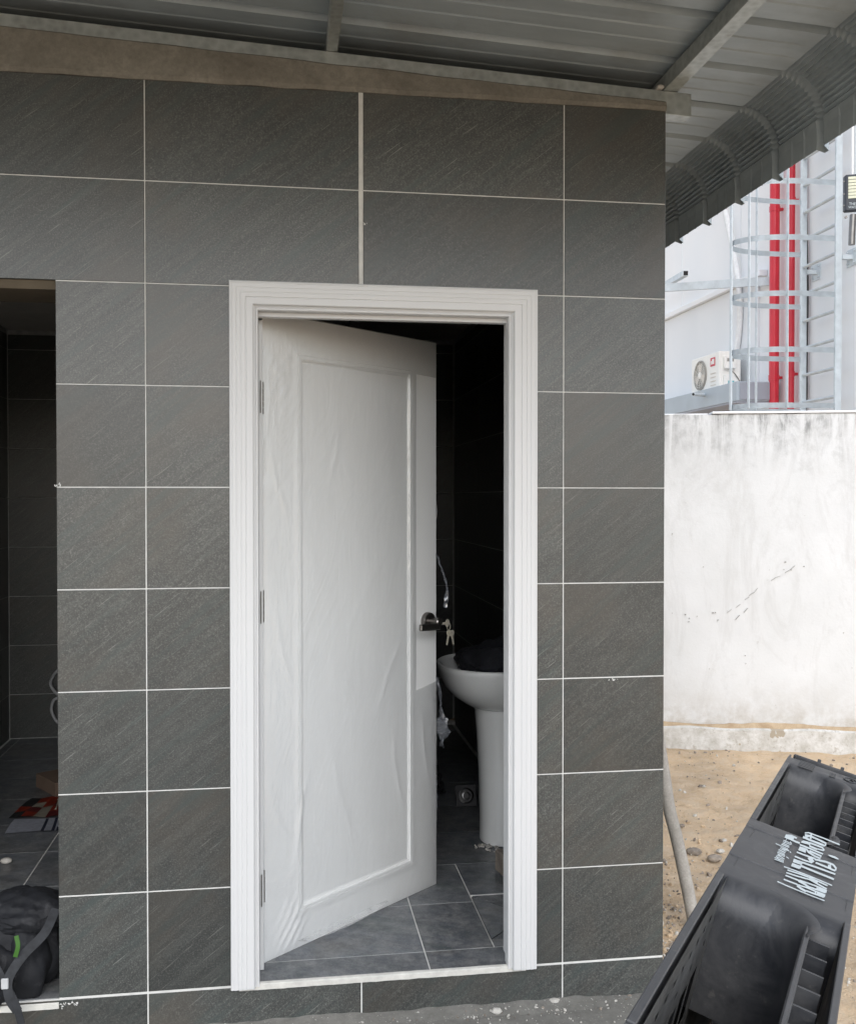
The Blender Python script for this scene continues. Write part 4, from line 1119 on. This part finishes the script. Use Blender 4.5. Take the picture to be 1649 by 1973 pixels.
# deck plates with real holes
def grid_plate(name, ycen, s0, s1, h0, h1, holes, th, mat=None):
    xs = sorted({round(v, 4) for v in [s0, s1]+[a for h in holes for a in h[:2]]}); zs = sorted({round(v, 4) for v in [h0, h1]+[a for h in holes for a in h[2:]]})
    bm = BM(); gv = {}
    def V(i, j):
        if (i, j) not in gv: gv[i, j] = bm.verts.new((xs[i], ycen, zs[j]))
        return gv[i, j]
    for i in range(len(xs)-1):
        for j in range(len(zs)-1):
            mx, mz = (xs[i]+xs[i+1])/2, (zs[j]+zs[j+1])/2
            if any(h[0] < mx < h[1] and h[2] < mz < h[3] for h in holes): continue
            bm.faces.new((V(i, j), V(i+1, j), V(i+1, j+1), V(i, j+1)))
    bmesh.ops.solidify(bm, geom=bm.faces[:], thickness=th)
    return pobj(name, bm, mat=mat)
holes = []
def zone(a, b):
    s_ = a
    k_ = 0
    while s_ < b:
        holes.append((s_, s_+.010, -.030, -.024)); 
        if k_ % 2 == 0: holes.append((s_+.004, s_+.014, -.058, -.052))
        s_ += .036; k_ += 1
    s_ = a-.005
    while s_ < b-.03:
        holes.append((s_, s_+.036, -.135, -.078)); s_ += .052
    s_ = a-.005
    while s_ < b-.03:
        holes.append((s_, s_+.036, -.215, -.158)); s_ += .052
zone(-.345, -.03); zone(.335, .69)
bm = BM(); box(bm, SA, SB, -.0075, -.0045, -HB, -.002); pobj('outer_skin', bm)
grid_plate('top_deck', .004, SA, SB, -HB, -.0005, holes, .007, M_dusty_lit)
holes = []
zone(-.345, -.03); zone(.335, .69)
grid_plate('bottom_deck', T-.004, SA, SB, -HB, -.0005, [h for h in holes if h[3] < -.07], -.007)
# middle block: flat face with faint steps, rounded shoulders into the fork openings
def block(s0, s1, name, steps=True):
    bm = BM(); prof_ = []
    rr = .036
    for k in range(6):
        a = R(90)*k/5; prof_.append((s0+rr*0+rr-rr*math.sin(R(90)-a)*1.0, -rr+rr*math.cos(R(90)-a) if False else -rr*(1-math.sin(a))))
    prof_ = [(s0+rr*(1-math.cos(R(90)*k/5))*0+rr*(1-math.cos(R(18)*k)), -rr*(1-math.sin(R(18)*k))) for k in range(6)]
    prof_ = [(s0+rr*(1-math.cos(t_)), -rr+rr*math.sin(t_)) for t_ in [R(9)*k for k in range(11)]]
    mid = [(s0+rr+(s1-s0-2*rr)*q_, 0) for q_ in ([.12, .125, .30, .305, .66, .665, .86, .865] if steps else [.5])]
    z_ = [0, -.0012, -.0012, 0, 0, -.0012, -.0012, 0]
    mid = [(x_, z_[i_ % 8] if steps else 0) for i_, (x_, _) in enumerate(mid)]
    end = [(s1-rr*(1-math.cos(t_)), -rr+rr*math.sin(t_)) for t_ in [R(9)*k for k in range(10, -1, -1)]]
    P_ = [(s0, -.145)]+prof_+mid+end+[(s1, -.145)]
    L_ = [bm.verts.new((x_, -.0078, z)) for x_, z in P_]; R_ = [bm.verts.new((x_, T+.003, z)) for x_, z in P_]
    for k in range(len(P_)-1): bm.faces.new((L_[k], L_[k+1], R_[k+1], R_[k]))
    bm.faces.new((L_[0], R_[0], R_[-1], L_[-1])); bm.faces.new(L_[::-1]); bm.faces.new(R_)
    return pobj(name, bm, smooth=True)
MB_ = block(0-.01, .316, 'block')
block(.700, SB-.001, 'block', False); block(SA+.001, -.360, 'block', False)
# concave cheeks inside the openings (rounded walls running down from the blocks into the lip)
for (s0, sgn) in ((-.010, -1), (.316, 1), (.700, -1), (-.360, 1)):
    bm = BM(); rad_ = .045; cx_, cy_ = s0+sgn*rad_, T-.036-rad_; rows = []
    for k in range(13):
        a = R(90)*k/12; dx, dy = -sgn*math.sin(a), math.cos(a); re = .036*math.sin(a)+.003; row = []
        for q_ in range(9):
            t_ = R(90)*(8-q_)/8; rr_ = rad_+re*(1-math.cos(t_))-.0004
            row.append(bm.verts.new((cx_+dx*rr_, cy_+dy*rr_, -re+re*math.sin(t_)+.0002-(.003 if a < .1 else 0))))
        row.append(bm.verts.new((cx_+dx*(rad_-.0004), cy_+dy*(rad_-.0004), -.30)))
        rows.append(row)
    for p_, q_ in zip(rows, rows[1:]):
        for k in range(9): bm.faces.new((p_[k], q_[k], q_[k+1], p_[k+1]))
    pobj('rounded_cheek', bm, smooth=True)
# inner lip of the bottom deck and its ribs: open compartments along the right side
for a, b in ((-.360, -.010), (.316, .700)):
    bm = BM(); box(bm, a+.001, b-.001, T-.038, T-.032, -.14, -.004, .0015); pobj('inner_lip', bm)
    s_ = a+.03
    while s_ < b-.02:
        bm = BM(); box(bm, s_, s_+.0035, T-.0315, T-.0115, -.10, -.012); pobj('rib', bm); s_ += .042
    bm = BM(); box(bm, a+.001, b-.001, .0085, T-.039, -.36, -.345); pobj('stringer', bm)
    s_ = a+.04
    while s_ < b-.03:          # hooked ribs in the dark of the opening
        bm = BM(); vs_ = [bm.verts.new(p_) for p_ in ((s_, T-.0385, -.14), (s_, T-.068, -.17), (s_, T-.075, -.30), (s_, T-.0385, -.30))]; bm.faces.new(vs_); bmesh.ops.solidify(bm, geom=bm.faces[:], thickness=.003); pobj('gusset', bm); s_ += .058
# runners lower down so the pallet reads from the side
for h in (-.62, -1.02):
    for a, b in ((SA+.001, -.360), (-.01, .316), (.70, SB-.001)):
        bm = BM(); box(bm, a, b, .0085, T-.0085, h-.06, h+.06, .004); pobj('block', bm)
# outer flange of the far end, with two pegs and moulded marks
bm = BM(); box(bm, SB-.0005+.0005, SB+.006, -.001, T+.0, -.16, .001, .002); endf = pobj('end_flange', bm)
for yy in (.043, .083):
    bm = BM(); box(bm, SB+.001, SB+.008, yy-.003, yy+.003, -.003, .006, .001); pobj('peg', bm, endf)
bm = BM()
for k in range(5): box(bm, .725+k*.012, .730+k*.012, .014, .040, .0002, .0014)
for k in range(4): box(bm, .730+k*.010, .735+k*.010, .066, .076, .0002, .0014)
tube(bm, [(.755+.016*math.cos(2*math.pi*k/20), .100+.011*math.sin(2*math.pi*k/20), .0008) for k in range(21)], .0009, 4)
tube(bm, [(.745, .096, .0008), (.760, .100, .0008), (.752, .105, .0008), (.768, .104, .0008)], .0009, 4)
tag(pobj('moulded_marks', bm), kind='stuff')
# rim flanges along the openings
for a, b in ((-.385, .022), (.285, .728)):
    bm = BM(); box(bm, a, b, -.0082, -.0002, -.012, .0004, .001); pobj('rim', bm)
    bm = BM(); box(bm, a, b, T-.0035, T+.0035, -.014, .0010, .001); pobj('rim', bm)

# white lettering on the middle block: strokes given in block coordinates
def zpt(zx, zy):                              # reading of the print, placed flat on the block face
    x, y = 1460+zx/8.725, 1590+zy/8.725
    d = ray(x, y); t = (PL-CAM).dot(DU)/d.dot(DU); return CAM+d*t-PL
PRINT = []
def stroke(bm, pts, wd, zz=.0012):
    n = len(pts); L_, R_ = [], []
    for i, p in enumerate(pts):
        a = Vector(pts[max(0, i-1)]); b = Vector(pts[min(n-1, i+1)]); d = (b-a); d.normalize()
        nn_ = Vector((-d.y, d.x))*wd*1.0
        for lst, sg in ((L_, 1), (R_, -1)):
            q_ = zpt(p[0]+nn_.x*sg, p[1]+nn_.y*sg); lst.append(bm.verts.new((q_.dot(D1), q_.dot(D2), zz)))
    for i in range(n-1): bm.faces.new((L_[i], L_[i+1], R_[i+1], R_[i]))
def blob(bm, pts, zz=.0012):
    q_ = [zpt(*p) for p in pts]; bm.faces.new([bm.verts.new((p.dot(D1), p.dot(D2), zz)) for p in q_])
def printed(name, strokes, blobs=()):
    bm = BM()
    i_ = 0
    for pts, wd in strokes: stroke(bm, pts, wd, .0012+.00003*i_); i_ += 1
    for pts in blobs: blob(bm, pts, .0012+.00003*i_); i_ += 1
    obj(name, bm, M_print, MB_, M=MPal)
printed('lettering', [
    ([(785, 150), (850, 145), (905, 165), (1120, 245), (1372, 348)], 11), ([(785, 185), (850, 195), (905, 215)], 16), ([(895, 165), (880, 250)], 16),
    ([(755, 215), (850, 262), (990, 315), (1120, 368)], 17), ([(1125, 370), (1138, 325), (1060, 285), (905, 215)], 15), ([(760, 235), (850, 205)], 16),
    ([(725, 300), (860, 335), (870, 375), (990, 425)], 16), ([(745, 290), (900, 330), (1080, 400), (1108, 440), (1080, 450)], 15), ([(1100, 450), (990, 420)], 12),
    ([(700, 350), (860, 412), (1090, 508)], 13),
    ([(800, 475), (680, 432), (700, 392), (815, 430), (850, 480), (935, 535), (1040, 585), (1060, 545), (940, 490), (860, 455)], 15), ([(690, 415), (800, 455)], 18),
    ([(648, 475), (760, 520), (960, 590)], 13), ([(860, 560), (915, 655)], 34), ([(612, 548), (760, 610), (900, 655)], 12),
    ([(950, 600), (1130, 640), (1260, 690), (1305, 745), (1295, 790)], 16), ([(965, 655), (1180, 745), (1295, 795)], 15), ([(1195, 690), (1200, 760)], 26),
    ([(590, 610), (760, 660), (1000, 745), (1295, 852)], 15), ([(590, 620), (720, 665)], 30),
    ([(560, 690), (700, 740)], 30), ([(735, 650), (700, 760)], 12), ([(720, 715), (900, 790), (1272, 940)], 16),
    ([(430, 725), (650, 805), (850, 880), (1060, 968), (1240, 1045)], 9),
    ([(490, 785), (680, 845), (860, 910), (1165, 1050)], 12), ([(468, 828), (660, 890), (860, 945), (1150, 1105)], 12), ([(860, 915), (1000, 990)], 22),
    ([(455, 875), (560, 915), (685, 965)], 12), ([(675, 970), (780, 1025), (840, 1070)], 17), ([(690, 960), (820, 1005), (980, 1060), (1140, 1130)], 12), ([(830, 1065), (1000, 1125), (1130, 1170)], 14), ([(985, 1080), (990, 1120)], 12), ([(1140, 1125), (1128, 1172)], 14), ([(1000, 1100), (1130, 1150)], 22),
    ([(425, 945), (540, 990), (660, 1035)], 12), ([(650, 1050), (720, 1105), (800, 1150)], 18), ([(665, 1040), (820, 1090), (960, 1150), (1110, 1205)], 12), ([(800, 1140), (950, 1195), (1100, 1250)], 14), ([(960, 1160), (950, 1200)], 12), ([(1115, 1200), (1100, 1250)], 14), ([(980, 1180), (1100, 1225)], 22),
    ([(318, 985), (450, 1045), (600, 1108), (850, 1210), (1110, 1310)], 9)],
    [[(1165, 530), (1215, 538), (1290, 560), (1355, 605), (1340, 612), (1270, 590), (1200, 560)]])
small = [([(650, 238), (560, 195), (470, 188), (450, 215), (560, 262), (640, 300), (700, 320)], 15), ([(470, 200), (600, 250)], 22)]
for k in range(15):
    x0_, y0_ = 430-160*k/14, 275+320*k/14
    off = [0, -6, 5, 0, -90, 3, 0, -6, 4, 0, 60, 0, -5, 3, 0][k] if k in (4,) else random.uniform(-8, 8)
    small.append(([(x0_+off, y0_+off*.4), (x0_+120+random.uniform(-14, 20), y0_+52)], random.choice([6, 7, 9])))
small += [([(440, 330), (480, 250)], 6), ([(540, 300), (560, 350)], 7), ([(400, 420), (520, 460)], 7), ([(530, 470), (550, 490)], 7), ([(330, 520), (440, 600)], 7), ([(470, 560), (515, 590)], 6), ([(300, 545), (350, 620)], 7), ([(420, 610), (415, 665)], 6)]
printed('small_lettering', small)

# ------------------------------------------------------------ stones and rubble
def rock(c, r_, seed, mat, sub=2):
    bm = BM(); bmesh.ops.create_icosphere(bm, subdivisions=sub, radius=1)
    for v in bm.verts:
        f = 1+.35*noise.noise(v.co*1.4+Vector((seed, seed*.3, 0))); v.co = Vector((c[0]+v.co.x*r_[0]*f, c[1]+v.co.y*r_[1]*f, c[2]+v.co.z*r_[2]*f))
    return bm
def onground(x, y, z=GZ):
    d = ray(x, y); return CAM+d*((z-CAM.z)/d.z)
for x, y, r_, lab in ((1336, 1646, .028, 'dark stone on the dirt right of the leaning pole'), (1377, 1658, .026, 'grey stone nearer the pallet on the dirt'), (1352, 1519, .02, 'small brown stone far out on the dirt near the white wall'),
                      (1314, 1593, .012, 'tiny dark stone on the dirt just right of the pole'), (1388, 1643, .016, 'pale stone beside the grey one on the dirt')):
    p = onground(x, y); bm = rock((p.x, p.y, GZ+r_*.35), (r_*1.2, r_, r_*.62), x*.1, None)
    tag(obj('stone', bm, M_stone if 'pale' not in lab else M_chip), lab, 'stone', 'loose stones on the dirt')
_t = BM(); bmesh.ops.create_icosphere(_t, subdivisions=1, radius=1); _t.verts.ensure_lookup_table()
ICO_V = [v.co.copy() for v in _t.verts]; ICO_F = [[v.index for v in f.verts] for f in _t.faces]; _t.free()
def grit(name, items, mats, label, cat):
    vs, fs, mi_ = [], [], []
    for c, s_, m_i in items:
        Mx = Matrix.Translation(c) @ Matrix.Rotation(random.uniform(0, 6), 4, Vector((random.random(), random.random(), random.random()+.01)).normalized()) @ Matrix.Diagonal((s_, s_*random.uniform(.6, 1), s_*random.uniform(.4, .8), 1))
        o = len(vs); vs += [tuple(Mx @ (v*random.uniform(.8, 1.15))) for v in ICO_V]; fs += [[o+i for i in f] for f in ICO_F]; mi_ += [m_i]*len(ICO_F)
    me = bpy.data.meshes.new(name); me.from_pydata(vs, [], fs)
    for m in mats: me.materials.append(m)
    me.polygons.foreach_set('material_index', mi_)
    tag(link_mesh(name, me, (0, 0, 0)), label, cat, kind='stuff')
random.seed(11); items = []
for k in range(9000):
    if k % 3: x = random.uniform(.98, 3.6); y = random.uniform(-2.4, 2.8)
    else: x = .985+random.expovariate(1/.14); y = random.uniform(-.8, 1.2)
    if k % 3 and noise.noise(Vector((x*1.6, y*1.6, 5))) < random.uniform(-.35, .5): continue
    s_ = random.choice([.0025, .003, .004, .005, .007, .011])*random.uniform(.7, 1.3)
    items.append((Vector((x, y, dirt_z(x, y)+s_*.3)), s_, random.choice([0, 0, 1, 2])))
grit('gravel', items, [M_stone, M_dirt, M_chip], 'loose gravel scattered over the sandy dirt yard', 'gravel')
items = []
for k in range(520):
    if k < 230: x, y = random.gauss(.52, .22), -random.expovariate(1/.05)-.004
    elif k < 400: x, y = random.uniform(-.9, 1.05), -random.expovariate(1/.035)-.004
    else: x, y = random.uniform(-.8, 1.05), random.uniform(-.35, -.01)
    if x > 1.08: continue
    items.append((Vector((x, y, GZ+.008)), random.choice([.0015, .002, .003, .004, .007]), random.choice([0, 1, 1])))
grit('mortar_crumbs', items, [M_stone, M_chip], 'crumbs of mortar on the concrete at the foot of the tiled wall', 'rubble')
for x, y, lab in ((.412, -.045, 'white plaster chip on the concrete below the right door jamb'), (.605, -.012, 'white mortar blob at the foot of the right grout joint')):
    bm = rock((x, y, GZ+.012), (.017, .012, .010), x*10, None); tag(obj('plaster_chip', bm, M_chip), lab, 'rubble')
bm = BM(); rows = []                          # dust fillet along the wall foot
for i in range(161):
    x = -1.0+2.0*i/160; q_ = .016+.014*noise.noise(Vector((x*3, 0, 2)))+.006*noise.noise(Vector((x*17, 0, 2)))
    rows.append([bm.verts.new(p) for p in ((x, -.001, GZ+q_), (x, -.012-q_*.5, GZ+.006+q_*.45), (x, -.05-q_, GZ+.006))])
for a, b in zip(rows, rows[1:]):
    for k in range(2): bm.faces.new((a[k], b[k], b[k+1], a[k+1]))
tag(obj('mortar_fillet', bm, M_apron, smooth=True), 'dusty mortar fillet along the foot of the tiled wall', 'mortar', kind='stuff')
